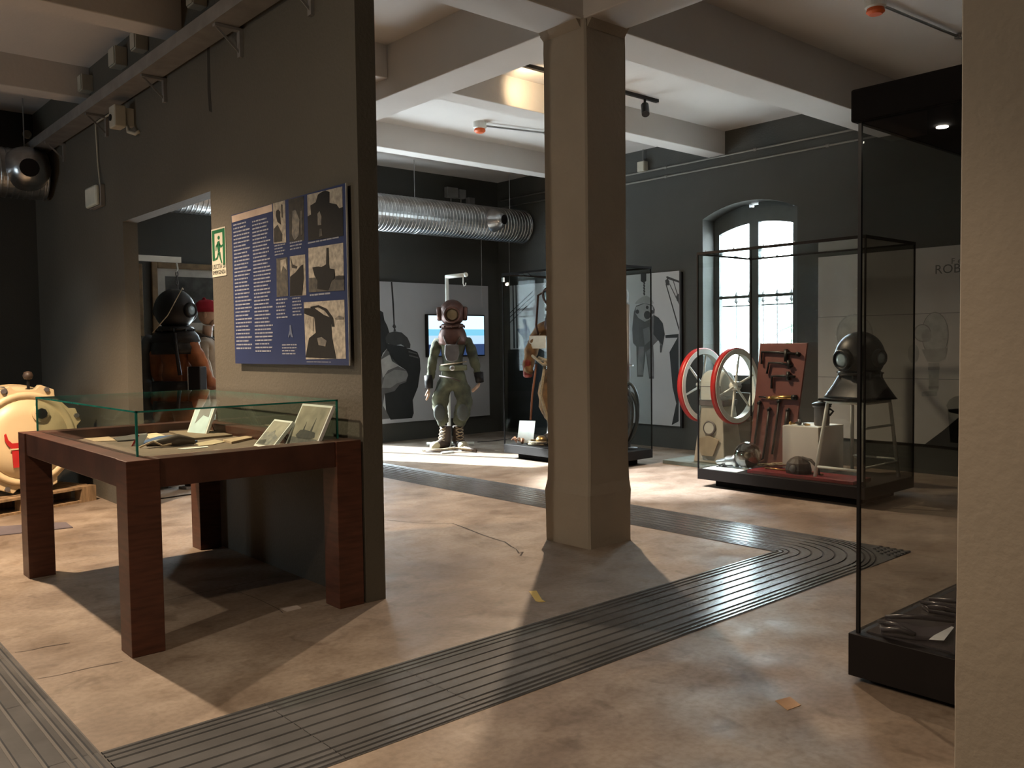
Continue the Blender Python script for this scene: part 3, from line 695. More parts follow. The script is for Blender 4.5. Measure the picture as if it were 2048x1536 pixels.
# left part seen through case glass: reflected sailor silhouette with chains, painted as print
def c5(x, y): return (1000 + x / 3.836, 530 + y / 3.84)
m2('sailor_reflection', [(170, 425), (185, 408), (200, 425), (205, 460), (225, 480), (238, 540), (225, 640), (185, 640), (178, 560), (130, 500), (135, 490), (180, 488), (185, 465)], mat('blue_black_reflection', (.02, .03, .08), .5), 1, c5)
for x in (95, 118):
    m2('chain_reflection', [(x, 150), (x + 8, 150), (x + 20, 640), (x + 8, 640)], G['b'], 1, c5)
for (xa, ya, xb, yb) in ((70, 370, 250, 200), (72, 400, 262, 225), (74, 440, 260, 260)):
    m2('rope', [(xa, ya), (xb, yb), (xb, yb + 8), (xa, ya + 8)], G['b'], 1, c5)
m2('deck', [(60, 650), (300, 640), (420, 700), (420, 1250), (60, 1250)], G['a'], 1, c5)

# white drawing panel
XR = XE - .03
wpn = thing('drawing_panel', 'pale panel with helmet drawings and lettering on the window wall', 'panel', (XE, 3.4, 1.28))
MB().box(XR, XE, 1.2, 5.0, .30, 2.255).build('board', mat('pale_panel', (.40, .39, .375), .5, var=.03), wpn)
Mseam = G['d']
for z in (.95, 1.60): MB().box(XR - .0006, XR, 1.2, 5.0, z, z + .006).build('seam', Mseam, wpn)
for y in (3.95, 2.6): MB().box(XR - .0006, XR, y, y + .004, .30, 2.255).build('seam', Mseam, wpn)
Mi = [mat('drawing_tone', (v, v * 1.02, v * .98), .5, var=.15, scale=12) for v in (.33, .27, .2, .12)]
def c6(x, y): return (1600 + x / 3.657, 480 + y / 3.657)
def w6(name, pts, k, lvl=1): return pprint(wpn, name, 0, XR - .0012 * lvl, [c6(*p) for p in pts], Mi[k])
def ring(cx, cy, rx, ry, n=20, a0=0, a1=6.2832): return [(cx + rx * math.cos(a0 + (a1 - a0) * i / n), cy + ry * math.sin(a0 + (a1 - a0) * i / n)) for i in range(n + (0 if a1 - a0 > 6 else 1))]
w6('drawn_helmet_outline', ring(988, 690, 100, 165), 2); w6('drawn_helmet', ring(988, 690, 95, 158), 0, 2)
w6('drawn_port_outline', ring(895, 680, 64, 66), 2, 3); w6('drawn_port', ring(895, 680, 56, 58), 0, 4)
w6('drawn_port', ring(925, 700, 38, 48), 1, 5)
w6('drawn_collar', [(890, 800), (1080, 790), (1060, 870), (1010, 895), (930, 890)], 1, 3)
w6('drawn_pipe', [(938, 900), (1020, 895), (1012, 1100), (945, 1100)], 1); w6('drawn_pipe_band', [(935, 930), (1022, 925), (1020, 950), (937, 952)], 2, 2)
w6('drawn_pipe_band', [(940, 1070), (1014, 1068), (1014, 1085), (940, 1088)], 2, 2); w6('drawn_nozzle', [(890, 1110), (1005, 1100), (1000, 1140), (890, 1145)], 1)
w6('drawn_pump_outline', ring(400, 690, 135, 150), 1); w6('drawn_pump', ring(400, 690, 125, 140), 0, 2)
w6('drawn_bell', [(1070, 1210), (1090, 1170), (1130, 1145), (1300, 1120), (1300, 1300), (1090, 1260)], 2); w6('drawn_bell_body', [(1080, 1240), (1170, 1230), (1180, 1490), (1100, 1480)], 2)
w6('drawn_vessel', ring(830, 830, 42, 70), 1)
pprint(wpn, 'dark_wedge', 0, XR - .0012, [(1850, 888), (1885, 862), (1925, 828), (2000, 780), (2000, 905)], G['b'])
Msh = mat('serif_ink', (.10, .10, .095), .5)
p0 = on(1869, 548, 0, XR - .001); h1 = on(1869, 530, 0, XR - .001).z - on(1869, 548, 0, XR - .001).z
textobj('lettering', 'ROBERT', .125, wpn, Msh, (XR - .001, p0.y, p0.z), (0, -1, 0), (0, 0, 1), 'LEFT')
p1_ = on(1902, 528, 0, XR - .001)
textobj('lettering', 'F e', .08, wpn, Msh, (XR - .001, p1_.y, p1_.z), (0, -1, 0), (0, 0, 1), 'LEFT')

# ------------------------------------------------------------------ ducts
def duct(name, label, x0, x1, y, z, r, cat='duct'):
    d = thing(name, label, cat, ((x0 + x1) / 2, y, z))
    m = MB(); prof = []; L = x1 - x0; n = int(L / .055); seg = 40
    for i in range(n + 1):
        for (dr, dz) in ((0, 0), (.004, .006), (.004, .014), (0, .02)):
            zz = i * .055 + dz
            if zz <= L: prof.append((r + dr, zz))
    # spiral seam: shear rings progressively
    vs = []; 
    for (rr, zz) in prof:
        for k in range(seg):
            a = 2 * math.pi * k / seg
            vs.append((x0 + min(max(zz + .055 * k / seg * (1 if 0 < zz < L - .06 else 0), 0), L), y + rr * math.cos(a), z + rr * math.sin(a)))
    N = len(prof)
    m.add(vs, [(i * seg + k, i * seg + (k + 1) % seg, (i + 1) * seg + (k + 1) % seg, (i + 1) * seg + k) for i in range(N - 1) for k in range(seg)])
    m.add(vs[:seg], [tuple(range(seg))]); m.add(vs[-seg:], [tuple(range(seg))])
    me = m.build('spiral_shell', M_zinc, d)
    return d
def nozzle(root, x, y, z, r, d=(0, -1, 0)):
    MB().lathe([(r * 1.0, -.02), (r * 1.02, .0), (r * .98, .02), (r * .80, .10), (r * .70, .13), (r * .42, .19), (r * .40, .19), (r * .45, .12)][:8], (x, y, z), d, 28).build('nozzle', M_zinc, root, True)
    MB().lathe([(.0001, .10), (r * .41, .10), (r * .41, .192), (r * .40, .192)], (x, y, z), d, 20).build('nozzle_mouth', M_black, root)
RD = .24
du = duct('ventilation_duct', 'long galvanised spiral duct crossing the back of the main room', 2.56, XE - .02, 9.78, 3.10, RD)
nozzle(du, 8.12, 9.78 - RD * .85, 3.12, .165, (.18, -1, -.05))
for x in (3.6, 6.9, 8.6): MB().cyl((x, 9.78, 3.10 + RD + .005), (x, 9.78, HC), .006, 6).build('hanger_rod', M_steel, du)
for x in (3.6, 6.9, 8.6): MB().lathe([(RD + .006, -.015), (RD + .006, .015)], (x, 9.78, 3.10), (1, 0, 0), 32).build('hanger_band', M_zinc, du)
du2 = duct('ventilation_duct', 'galvanised spiral duct with round nozzle in the left hall', XW, 2.40, 9.78, 3.10, RD)
nozzle(du2, 2.17, 9.78 - RD * .85, 3.12, .21, (-.1, -1, -.1))
for x in (-1, 2.2): MB().cyl((x, 9.78, 3.10 + RD + .005), (x, 9.78, HC), .006, 6).build('hanger_rod', M_steel, du2)
# hanging wires from the duct to the cases
for x, lab in ((8.05, 'thin wire hanging below the duct above the standing diver'), (8.58, 'thin wire hanging below the duct above the far glass case')):
    w = MB().cyl((x, 9.78, 2.9 - .04), (x, 9.78, 1.9), .003, 6).build('hanging_wire', M_grey, None); tag(w, lab, 'wire')

# ------------------------------------------------------------------ electrical things
def jbox(x0, x1, y0, y1, z0, z1, label, group, m_=M_cream, face='x'):
    r = thing('junction_box', label, 'box', ((x0 + x1) / 2, (y0 + y1) / 2, z0), group=group)
    MB().box(x0, x1, y0, y1, z0, z1).build('housing', m_, r, bevel=.006)
    if face == 'x': MB().box(x0 - .008, x0, y0 + .008, y1 - .008, z0 + .008, z1 - .008).build('lid', m_, r, bevel=.003)
    else: MB().box(x0 + .008, x1 - .008, y0 - .008, y0, z0 + .008, z1 - .008).build('lid', m_, r, bevel=.003)
    return r
gb = 'junction boxes above the cable tray'
for y, h, lab in ((5.83, .16, 'nearest junction box above the cable tray, cut by the top of the photo'), (6.95, .14, 'small junction box under a ceiling beam, second nearest above the cable tray'), (7.45, .15, 'widest junction box in the middle above the cable tray'), (8.33, .14, 'farthest junction box above the cable tray at the far beam')):
    w = .15 if y == 7.45 else .11
    jbox(2.33, PX0, y - w / 2, y + w / 2, 3.62, 3.62 + h, lab, gb, M_cream)
tr = thing('cable_tray', 'grey metal cable tray running along the top of the partition', 'cable tray', (2.33, 6.5, 3.33))
MB().box(2.235, 2.242, 3.9, 10.2, 3.335, 3.425).build('side_plate', M_grey, tr)
MB().box(2.242, 2.40, 3.9, 10.2, 3.335, 3.341).build('base_plate', M_grey, tr)
MB().box(2.394, 2.40, 3.9, 10.2, 3.341, 3.42).build('back_plate', M_grey, tr)
for y in (4.35, 5.25, 6.55, 7.9, 9.2):
    MB().box(2.25, PX0, y, y + .04, 3.315, 3.333).box(2.405, PX0, y, y + .04, 3.16, 3.315).prism([(2.26, y + .018, 3.315), (2.41, y + .018, 3.18), (2.41, y + .018, 3.20), (2.28, y + .018, 3.315)], (0, .006, 0)).build('bracket', M_grey, tr)
for k in range(3):
    MB().tube([(2.28 + .035 * k, 3.95, 3.35), (2.28 + .035 * k + .01, 6, 3.35), (2.28 + .03 * k, 10.1, 3.35)], .008, 6).build('cable', M_cream if k == 1 else M_black, tr)
sr = thing('alarm_sounder', 'cream box with a dark round opening below the cable tray', 'alarm', (2.38, 7.3, 3.10))
MB().box(2.27, 2.36, 7.24, 7.38, 3.10, 3.27).build('housing', M_cream, sr, bevel=.01)
MB().cyl((2.272, 7.33, 3.18), (2.262, 7.33, 3.18), .026, 14).build('opening', M_black, sr)
MB().box(2.36, PX0, 7.27, 7.33, 3.12, 3.26).build('mount', M_cream, sr)
MB().tube([(2.37, 7.25, 3.11), (2.36, 7.21, 3.06), (2.40, 7.17, 3.04), (2.425, 7.14, 3.06)], .014, 8).build('swivel_arm', M_cream, sr, True)
em = thing('emergency_lamp', 'whitish emergency lamp with a cable above the doorway', 'lamp', (2.38, 8.2, 2.62))
MB().box(2.345, 2.385, 8.06, 8.36, 2.60, 2.775).build('diffuser', mat('milky_diffuser', (.62, .65, .58), .15, var=.06), em, bevel=.018)
MB().box(2.385, PX0, 8.05, 8.37, 2.595, 2.78).build('housing', M_grey, em, bevel=.006)
MB().tube([(2.41, 8.2, 3.33), (2.415, 8.19, 3.0), (2.41, 8.13, 2.78)], .007, 6).build('cable', M_cream, em)
MB().tube([(2.41, 8.2, 3.325), (2.40, 8.05, 3.32), (2.41, 7.8, 3.325)], .008, 6).build('cable', M_cream, em)
pc = on(90, 270, 1, 10.3)
sn = thing('round_socket', 'small round pale fitting high on the dark wall of the left hall', 'fitting', (pc.x - .15, 10.38, pc.z - .04))
MB().lathe([(.045, 0), (.045, .02), (.035, .03), (.03, .03), (.028, .018), (.001, .018)], (pc.x - .15, 10.4, pc.z), (0, -1, 0), 18).build('ring', M_cream, sn)
for (u, v, w, h, lab) in ((905, 385, .20, .15, 'largest of the three grey boxes on the back wall above the duct'), (925, 388, .12, .13, 'middle of the three grey boxes on the back wall above the duct'), (943, 402, .12, .10, 'lowest of the three grey boxes on the back wall above the duct')):
    p = on(u, v, 1, 10.33); r_ = jbox(p.x - w / 2, p.x + w / 2, 10.32, YB, p.z - h / 2, p.z + h / 2, lab, 'grey boxes above the duct', M_grey, 'y')
    MB().cyl((p.x, 10.37, p.z - h / 2), (p.x, 10.37, p.z - h / 2 - .12), .01, 6).build('conduit', M_grey, r_)
M_cond = mat('pale_conduit', (.20, .19, .17), .5, var=.05)
for z, lab in ((3.56, 'upper of the two pale conduits along the window wall'), (3.445, 'lower of the two pale conduits along the window wall')):
    r = thing('conduit', lab, 'conduit', (8.88, 6, z))
    MB().cyl((8.882, 1.0, z), (8.882, 10.3, z), .011, 8).build('pipe', M_cond, r, True)
    for y in (2, 3.2, 4.9 + (z > 3.5) * .9, 7.1, 9.0): MB().lathe([(.018, -.02), (.018, .02)], (8.882, y, z), (0, 1, 0), 10).build('clip', M_cond, r)
jb = jbox(8.82, XE, 7.40, 7.52, 3.56, 3.69, 'pale junction box on the upper conduit of the window wall', 'window wall boxes')
MB().cyl((8.87, 7.46, 3.69), (8.87, 7.46, HC), .006, 6).build('conduit', M_cond, jb)
del jb['group']
def detector(x, y, label, ex, m2_):
    r = thing('smoke_detector', label, 'detector', (x, y, HC))
    MB().lathe([(.075, 0), (.075, -.065), (.06, -.075), (.001, -.075)], (x, y, HC), seg=20).build('base', M_white, r)
    MB().lathe([(.06, -.075), (.066, -.10), (.045, -.118), (.001, -.12)], (x, y, HC), seg=20).build('head', M_orange, r)
    MB().tube([(x + .06, y, HC - .03), ex, m2_], .011, 8).build('conduit', M_steel, r)
    MB().box(ex[0] - .02, ex[0] + .02, ex[1] - .02, ex[1] + .02, HC - .04, HC - .01).build('clip', M_steel, r)
detector(6.34, 7.7, 'smoke detector with orange head on the ceiling between the beams left of the pillar', (7.2, 7.53, HC - .025), (8.3, 7.33, HC - .025))
detector(6.35, 3.13, 'smoke detector with orange head at the top edge above the tall case', (7.6, 3.05, HC - .025), (8.6, 2.99, HC - .025))
tk = thing('track_rail', 'dark spotlight track on the ceiling beside the pillar', 'track light', (5.9, 5.86, HC))
MB().box(5.28, 7.2, 5.84, 5.88, HC - .03, HC).build('rail', M_dark, tk)
for x in (6.5, 7.0):
    sp = MB().cyl((x, 5.86, HC - .03), (x, 5.86, HC - .09), .012, 8).cyl((x, 5.86, HC - .09), (x - .06, 5.80, HC - .2), .04, 14).build('spot_head', M_dark, tk)

# ------------------------------------------------------------------ drum chamber on pallet (left)
th_ = math.radians(20)
pal = thing('wooden_pallet', 'worn wooden pallet under the cream chamber by the partition', 'pallet', (2.36, 8.37, 0), th_)
Mpal = mat('weathered_pallet_wood', (.23, .15, .08), .85, var=.35, scale=5, stretch=(6, 1, 1), bump=.3)
for k, y in enumerate((0.0, .36, .70)):
    MB().box(-1.25, 0, y, y + .10, .0, .018).build('bottom_board', Mpal, pal, local=True)
    for x in (-1.25, -.69, -.14): MB().box(x, x + .14, y, y + .10, .018, .10).build('block', Mpal, pal, local=True)
for x in (-1.25, -.69, -.14): MB().box(x, x + .14, 0, .80, .10, .118).build('stringer_board', Mpal, pal, local=True)
for k in range(7): MB().box(-1.25, 0, .117 * k, .117 * k + .094, .118, .138).build('deck_board', Mpal, pal, local=True)
ch = thing('diving_chamber', 'round cream steel chamber with bolted door flange on the wooden pallet', 'diving chamber', (1.80, 8.28, .138))
ax = Vector((.14, -.98, .02)).normalized(); cx_, cy_, cz_ = 1.80, 8.30, .605
Mcr = mat('cream_machine_paint', (.62, .49, .30), .38, var=.06, scale=4)
C0 = Vector((cx_, cy_, cz_)); xx = Vector((0.99, .14, 0)).normalized(); zz = xx.cross(ax) * 1; zz = Vector((0, 0, 1))
MB().lathe([(.40, -.08), (.44, -.12), (.455, -.2), (.455, -.62), (.38, -.72), (.001, -.75)], C0, ax, 40).build('body', Mcr, ch, True)
MB().lathe([(.455, -.28), (.464, -.28), (.464, -.34), (.455, -.34)], C0, ax, 40).build('body_flange', Mcr, ch)
# octagonal lug flange
fl8 = []
for k in range(8):
    a = math.pi / 8 + k * math.pi / 4
    for da, rr in ((-.20, .425), (-.13, .47), (.13, .47), (.20, .425)):
        fl8.append(C0 + (xx * math.cos(a + da) + zz * math.sin(a + da)) * rr)
MB().prism([p - ax * .06 for p in fl8], ax * .07).build('lug_flange', Mcr, ch, bevel=.006)
MB().lathe([(.40, .01), (.395, .03), (.36, .04), (.35, .02), (.335, .02)], C0, ax, 40).build('ring', Mcr, ch, True)
MB().lathe([(.335, .012), (.33, .03), (.20, .05), (.001, .055)], C0, ax, 40).build('door', Mcr, ch, True)
pc = C0 + xx * .10 + zz * .21 + ax * .03
MB().lathe([(.07, 0), (.07, .035), (.055, .04), (.045, .04)], pc, ax, 24).build('port_boss', Mcr, ch)
MB().lathe([(.046, .03), (.046, .055), (.001, .055)], pc, ax, 8).build('port_plug', M_dark, ch)
for k in range(8):
    a = math.pi / 8 + k * math.pi / 4
    p = C0 + (xx * math.cos(a) + zz * math.sin(a)) * .445 + ax * .01
    MB().lathe([(.022, 0), (.022, .02), (.001, .02)], p, ax, 6).build('bolt', M_lead, ch)
kp = C0 + zz * .47 + xx * .03
MB().cyl(kp - zz * .05, kp + zz * .05, .012, 8).build('knob_stem', M_dark, ch)
MB().lathe([(.001, -.035), (.03, -.03), (.042, 0), (.03, .03), (.001, .04)], kp + zz * .065, (0, 0, 1), 16).build('knob', M_leather, ch, True)
kp = C0 + zz * .27 + xx * .43
MB().cyl(kp, kp + xx * .06 + zz * .02, .012, 8).build('knob_stem', M_cream, ch)
MB().ell(kp + xx * .065 + zz * .025, .034, 14, 8).build('knob', M_lead, ch, True)
kp = C0 + zz * .40 - xx * .19
MB().tube([kp + Vector((.05 * math.cos(a), 0, .05 * math.sin(a))) for a in [i * .5236 for i in range(12)]], .008, 6, closed=True).build('hand_wheel', M_steel, ch, True)
# red spanner on the door
w0 = C0 - xx * .11 - zz * .04 + ax * .055
sp_pts = [(-.07, .10), (-.055, .045), (-.025, .015), (.025, .015), (.045, .03), (.055, .06), (.07, .055), (.065, .01), (.045, -.02), (.03, -.03), (.03, -.19), (-.022, -.19), (-.03, -.03), (-.06, 0), (-.08, .04), (-.082, .09)]
MB().prism([w0 + xx * x + zz * z for x, z in sp_pts], ax * .012).build('red_spanner_mark', M_red, ch)
MB().obox(w0 + zz * -.035 + ax * .014, xx * .045, zz * .006, ax * .003).build('spanner_clip', Mcr, ch)

# ------------------------------------------------------------------ display cases
def glass_case(label, x0, x1, y0, y1, zt, zs0=.07, zs1=.167, gl=M_glass, inset=.12, frame=.018, topcap=None, name='glass_case'):
    r = thing(name, label, 'display case', ((x0 + x1) / 2, (y0 + y1) / 2, 0))
    MB().box(x0 + inset, x1 - inset, y0 + inset, y1 - inset, 0.001, zs0).build('plinth', M_blackm, r)
    MB().box(x0, x1, y0, y1, zs0, zs1).build('base_slab', M_black, r, bevel=.002)
    t = .008; zg = zt - frame
    for b in ((x0 + .004, x0 + .004 + t, y0 + .012, y1 - .012), (x1 - .004 - t, x1 - .004, y0 + .012, y1 - .012), (x0 + .012, x1 - .012, y0 + .004, y0 + .004 + t), (x0 + .012, x1 - .012, y1 - .004 - t, y1 - .004)):
        MB().box(*b, zs1, zg).build('pane', gl, r)
    if topcap is None:
        MB().box(x0 + .01, x1 - .01, y0 + .01, y1 - .01, zt - frame + .002, zt - frame + .008).build('top_pane', gl, r)
        fr = MB()
        for a in (y0, y1 - .016): fr.box(x0, x1, a, a + .016, zt - frame - .006, zt)
        for a in (x0, x1 - .016): fr.box(a, a + .016, y0 + .016, y1 - .016, zt - frame - .006, zt)
        fr.build('top_frame', M_blackm, r)
    for x in (x0 + .001, x1 - .012):
        for y in (y0 + .001, y1 - .012): MB().box(x, x + .012, y, y + .012, zs1, zg).build('corner_seal', M_blackm, r)
    return r
gcA = glass_case('black-based glass case of diving tools in front of the arched window', 6.70, 7.58, 3.37, 5.0, 2.18)
for y in (4.9, 4.6, 4.3, 4.0): MB().cyl((6.708, y, 2.178), (6.708, y, 2.192), .006, 8).build('top_screw', M_steel, gcA)
gcB = glass_case('black-based glass case holding a standing diver behind the pillar', 6.80, 7.60, 6.28, 7.89, 2.19, gl=M_glassB)
for y in (7.85,): MB().box(6.79, 6.806, y, y + .03, 2.09, 2.14).build('lock', M_steel, gcB)
# tall near case
x0, x1, y0, y1 = 3.26, 4.75, .35, 1.705
tc_ = thing('tall_glass_case', 'tall near glass case with thick black top and base at the right edge', 'display case', (4.0, 1.0, 0))
MB().box(x0 + .06, x1 - .06, y0 + .06, y1 - .06, 0.001, .02).build('plinth', M_blackm, tc_)
MB().box(x0, x1, y0, y1, .02, .19).build('base_slab', M_black, tc_, bevel=.003)
MB().box(x0 + .05, x1 - .05, y0 + .05, y1 - .05, .1905, .197).build('deck', mat('dark_satin_deck', (.045, .04, .045), .25), tc_)
MB().box(x0 - .0, x1, y0, y1, 2.19, 2.315).build('top_cap', M_blackm, tc_, bevel=.008)
for b in ((x0 + .025, x0 + .033, y0 + .02, y1 - .03), (x1 - .033, x1 - .025, y0 + .02, y1 - .03), (x0 + .03, x1 - .03, y1 - .033, y1 - .025), (x0 + .03, x1 - .03, y0 + .025, y0 + .033)):
    MB().box(*b, .1975, 2.19).build('pane', M_glass2, tc_)
for x in (x0 + .022, x1 - .034):
    for y in (y0 + .02, y1 - .034): MB().box(x, x + .013, y, y + .013, .19, 2.19).build('corner_seal', M_dark, tc_)
lamp = MB().lathe([(.001, 0), (.022, 0), (.022, .004)], (3.60, 1.50, 2.184), seg=16).build('case_downlight', mat('lit_lamp', (1, 1, 1), .4, emit=(1, .9, .75), es=14)); tag(lamp, 'small lit downlight under the black top of the tall glass case', 'lamp')
light('downlight', 'SPOT', (3.60, 1.50, 2.17), 6, WARM, to=(3.7, 1.3, 0), spot_size=math.radians(70), spot_blend=.7, shadow_soft_size=.015)
# fins in the tall case
M_fin = mat('dark_rubber_fin', (.05, .045, .055), .25, var=.3, scale=5)
for k, (px, lab) in enumerate(((((1757, 1253), (1770, 1244), (1860, 1262), (1908, 1254), (1890, 1284), (1830, 1280), (1762, 1270)), 'nearer dark ridged swim fin on the floor of the tall glass case'), (((1842, 1214), (1858, 1208), (1925, 1222), (2000, 1230), (1990, 1260), (1925, 1236), (1856, 1224)), 'farther dark ridged swim fin on the floor of the tall glass case'))):
    P = [on(u, v, 2, .2) for u, v in px]; c = sum(P, Vector()) / len(P)
    r = thing('swim_fin', lab, 'swim fin', (c.x, c.y, .1975))
    MB().prism([(p.x, p.y, .198) for p in P], (0, 0, .018)).build('blade', M_fin, r, bevel=.006)
    n_ = len(P)
    for (ia, ib) in ((0, 5), (1, 3), (6, 5)):
        a, b = P[ia], P[ib]; MB().tube([(a.x, a.y, .222), ((a.x + b.x) / 2, (a.y + b.y) / 2, .232), (b.x, b.y, .222)], [.008, .012, .008], 8).build('rib', M_fin, r, True)
pp = [on(u, v, 2, .235) for u, v in ((1868, 1272), (1903, 1254), (1908, 1256), (1888, 1282), (1858, 1280))]
o = MB().prism([(p.x, p.y, .236) for p in pp], (0, 0, .002)).build('glossy_label', mat('glossy_pale_sheet', (.55, .58, .62), .12)); tag(o, 'glossy pale sheet lying on the nearer swim fin', 'sheet')

# ------------------------------------------------------------------ figures
TX = bpy.data.textures.new('folds', 'CLOUDS'); TX.noise_scale = .09; TX.noise_depth = 2
def skin(name, parent, m_, V, E_, Rr, root=0, subs=2, disp=.03):
    me = bpy.data.meshes.new(name); me.from_pydata(V, E_, []); me.materials.append(m_)
    o = bpy.data.objects.new(name, me); COL.objects.link(o); o.parent = parent
    md = o.modifiers.new('skin', 'SKIN'); md.use_smooth_shade = True; md.branch_smoothing = .6
    for i, r in enumerate(Rr):
        sv = me.skin_vertices[0].data[i]; sv.radius = r if isinstance(r, tuple) else (r, r); sv.use_root = (i == root)
    s = o.modifiers.new('sub', 'SUBSURF'); s.levels = subs; s.render_levels = subs
    if disp:
        d = o.modifiers.new('folds', 'DISPLACE'); d.texture = TX; d.strength = disp; d.mid_level = .5
    return o
def suit(parent, m_, arms, legs, neck=1.5, disp=.055, k=1.0, lean=0):
    """one continuous suit: torso, two sleeves, two trouser legs"""
    V = [(0, 0, .93), (0, 0, 1.10), (0, -.01 + lean, 1.30), (0, lean, neck - .06), (0, lean, neck)]
    R = [(.20 * k, .16 * k), (.15 * k, .12 * k), (.19 * k, .14 * k), (.17 * k, .12 * k), .09]
    E_ = [(0, 1), (1, 2), (2, 3), (3, 4)]
    for a in arms:
        p = 3
        for (q, r) in a: V.append(q); R.append(r); E_.append((p, len(V) - 1)); p = len(V) - 1
    for l in legs:
        p = 0
        for (q, r) in l: V.append(q); R.append(r); E_.append((p, len(V) - 1)); p = len(V) - 1
    return skin('suit', parent, m_, V, E_, R, 0, 2, disp)
def hand(parent, w, d, side, m_=None, curl=.5, s=1.0):
    """palm and five separate fingers; w wrist, d pointing direction, side = palm-plane axis towards the thumb"""
    w, d, side = Vector(w), Vector(d).normalized(), Vector(side).normalized()
    n = d.cross(side).normalized(); b = MB()
    def P(a, c, e): return w + s * (d * a + side * c + n * e)
    b.lathe([(.001, -.01), (.024, 0), (.036, .035), (.040, .07), (.034, .095), (.001, .10)], w, d, 12, 1, .5) if s == 1 else None
    b2 = MB()
    xx_, yy_ = side, n
    prof = [(.022, 0), (.030, .03), (.040, .06), (.038, .09), (.02, .102)]
    vs = []; seg = 12
    for r, z in prof:
        for k in range(seg):
            a = 2 * math.pi * k / seg; vs.append(w + s * (d * z + side * r * math.cos(a) + n * r * .42 * math.sin(a)))
    b2.add(vs, [(i * seg + k, i * seg + (k + 1) % seg, (i + 1) * seg + (k + 1) % seg, (i + 1) * seg + k) for i in range(4) for k in range(seg)] + [tuple(range(seg))[::-1], tuple(range(4 * seg, 5 * seg))])
    for k, (c, L) in enumerate(((.030, .070), (.011, .080), (-.009, .075), (-.028, .058))):
        pts = [P(.085, c, 0), P(.085 + L * .4, c * 1.1, curl * .010), P(.085 + L * .75, c * 1.1, curl * .030), P(.085 + L * .95, c * 1.05, curl * .055)]
        b2.tube(pts, [.010 * s, .0095 * s, .0085 * s, .006 * s], 8)
    b2.tube([P(.025, .028, 0), P(.055, .055, .008), P(.085, .066, .018), P(.105, .066, .026)], [.013 * s, .012 * s, .010 * s, .007 * s], 8)
    return b2.build('hand', m_ or M_skin, parent, True, local=True)
def helmet(parent, c, r, m_, mg, facing=(0, -1, 0), port_r=.085, grill=False, corselet=True, m_col=None, bolts=True, cw=1.0):
    c = Vector(c); f = Vector(facing).normalized(); up = Vector((0, 0, 1)); sd = f.cross(up).normalized()
    MB().ell(c, (r, r, r * 1.06), 32, 20).build('helmet_dome', m_, parent, True, local=True)
    def port(nm, d, rad, out):
        d = Vector(d).normalized(); b = c + d * (r * .86)
        o = MB().lathe([(rad * 1.15, 0), (rad * 1.15, out), (rad, out + .015), (rad * .82, out + .015), (rad * .82, out)], b, d, 24).build(nm, m_, parent, True, local=True)
        MB().lathe([(rad * .84, out + .002), (rad * .5, out + .010), (.001, out + .013)], b, d, 24).build('port_glass', mg, parent, True, local=True)
        if grill:
            for k in (-1, 0, 1):
                x, y, _ = orth(d)
                MB().cyl(b + d * (out + .02) + x * rad * .5 * k - y * rad * .8, b + d * (out + .02) + x * rad * .5 * k + y * rad * .8, .005, 6).build('guard_bar', m_, parent, local=True)
    port('front_port', f + up * -.12, port_r, .045)
    port('side_port', sd + up * -.05, port_r * .8, .04); port('side_port', -sd + up * -.05, port_r * .8, .04)
    if corselet:
        zc = c.z - r * .95
        mc = m_col or m_
        MB().lathe([(r * .80, .02), (r * .92, .0), (r * .92, -.025), (r * .80, -.03)], (c.x, c.y, zc), (0, 0, 1), 28).build('neck_ring', m_, parent, True, local=True)
        MB().lathe([(r * .78, -.02), (r * .95, -.06), (r * 1.08 * cw, -.12), (r * 1.16 * cw, -.20), (r * 1.12 * cw, -.25), (r * .9 * cw, -.25)], (c.x, c.y, zc), (0, 0, 1), 28, 1.0, .78).build('corselet', mc, parent, True, local=True)
        if bolts:
            for k in range(10):
                a = 2 * math.pi * (k + .5) / 10
                p = Vector((c.x + r * .98 * math.cos(a), c.y + r * .92 * math.sin(a), zc - .035))
                MB().cyl(p, p + Vector((0, 0, .03)), .009, 6).build('wing_nut', m_, parent, local=True)
def boot(parent, x, y, ang, m_, toe, lace=True):
    r = Matrix.Rotation(ang, 3, 'Z'); o = Vector((x, y, 0))
    def T(a, b_, c_): return o + r @ Vector((a, b_, c_))
    MB().tube([T(0, .03, .30), T(0, .03, .2), T(0, .02, .12), T(0, 0, .085)], [.072, .068, .075, .08], 14).tube([T(0, .04, .075), T(0, -.06, .075), T(0, -.16, .06)], [.066, .062, .055], 14).build('boot', m_, parent, True, local=True)
    MB().ell(T(0, -.18, .062), (.068, .075, .058), 18, 10).build('toe_cap', toe, parent, True, local=True)
    vs = MB(); vs.prism([T(a, b_, .002) for a, b_ in ((-.06, .10), (.06, .10), (.07, -.15), (.04, -.24), (-.04, -.24), (-.07, -.15))], (0, 0, .022)); vs.build('sole', M_lead, parent, local=True)
    if lace:
        for k in range(4):
            z = .12 + k * .045
            MB().tube([T(-.05, -.055 + .01 * k, z), T(0, -.085 + .012 * k, z + .012), T(.05, -.055 + .01 * k, z + .035)], .006, 6).tube([T(.05, -.055 + .01 * k, z), T(0, -.08 + .012 * k, z + .012), T(-.05, -.055 + .01 * k, z + .035)], .006, 6).build('lace', M_rope, parent, local=True)
RZ = math.atan2(CR.y, CR.x)
M_gport = mat('dusty_port_glass', (.16, .12, .07), .25, var=.2)
M_gp2 = mat('bluish_port_glass', (.28, .36, .40), .1)

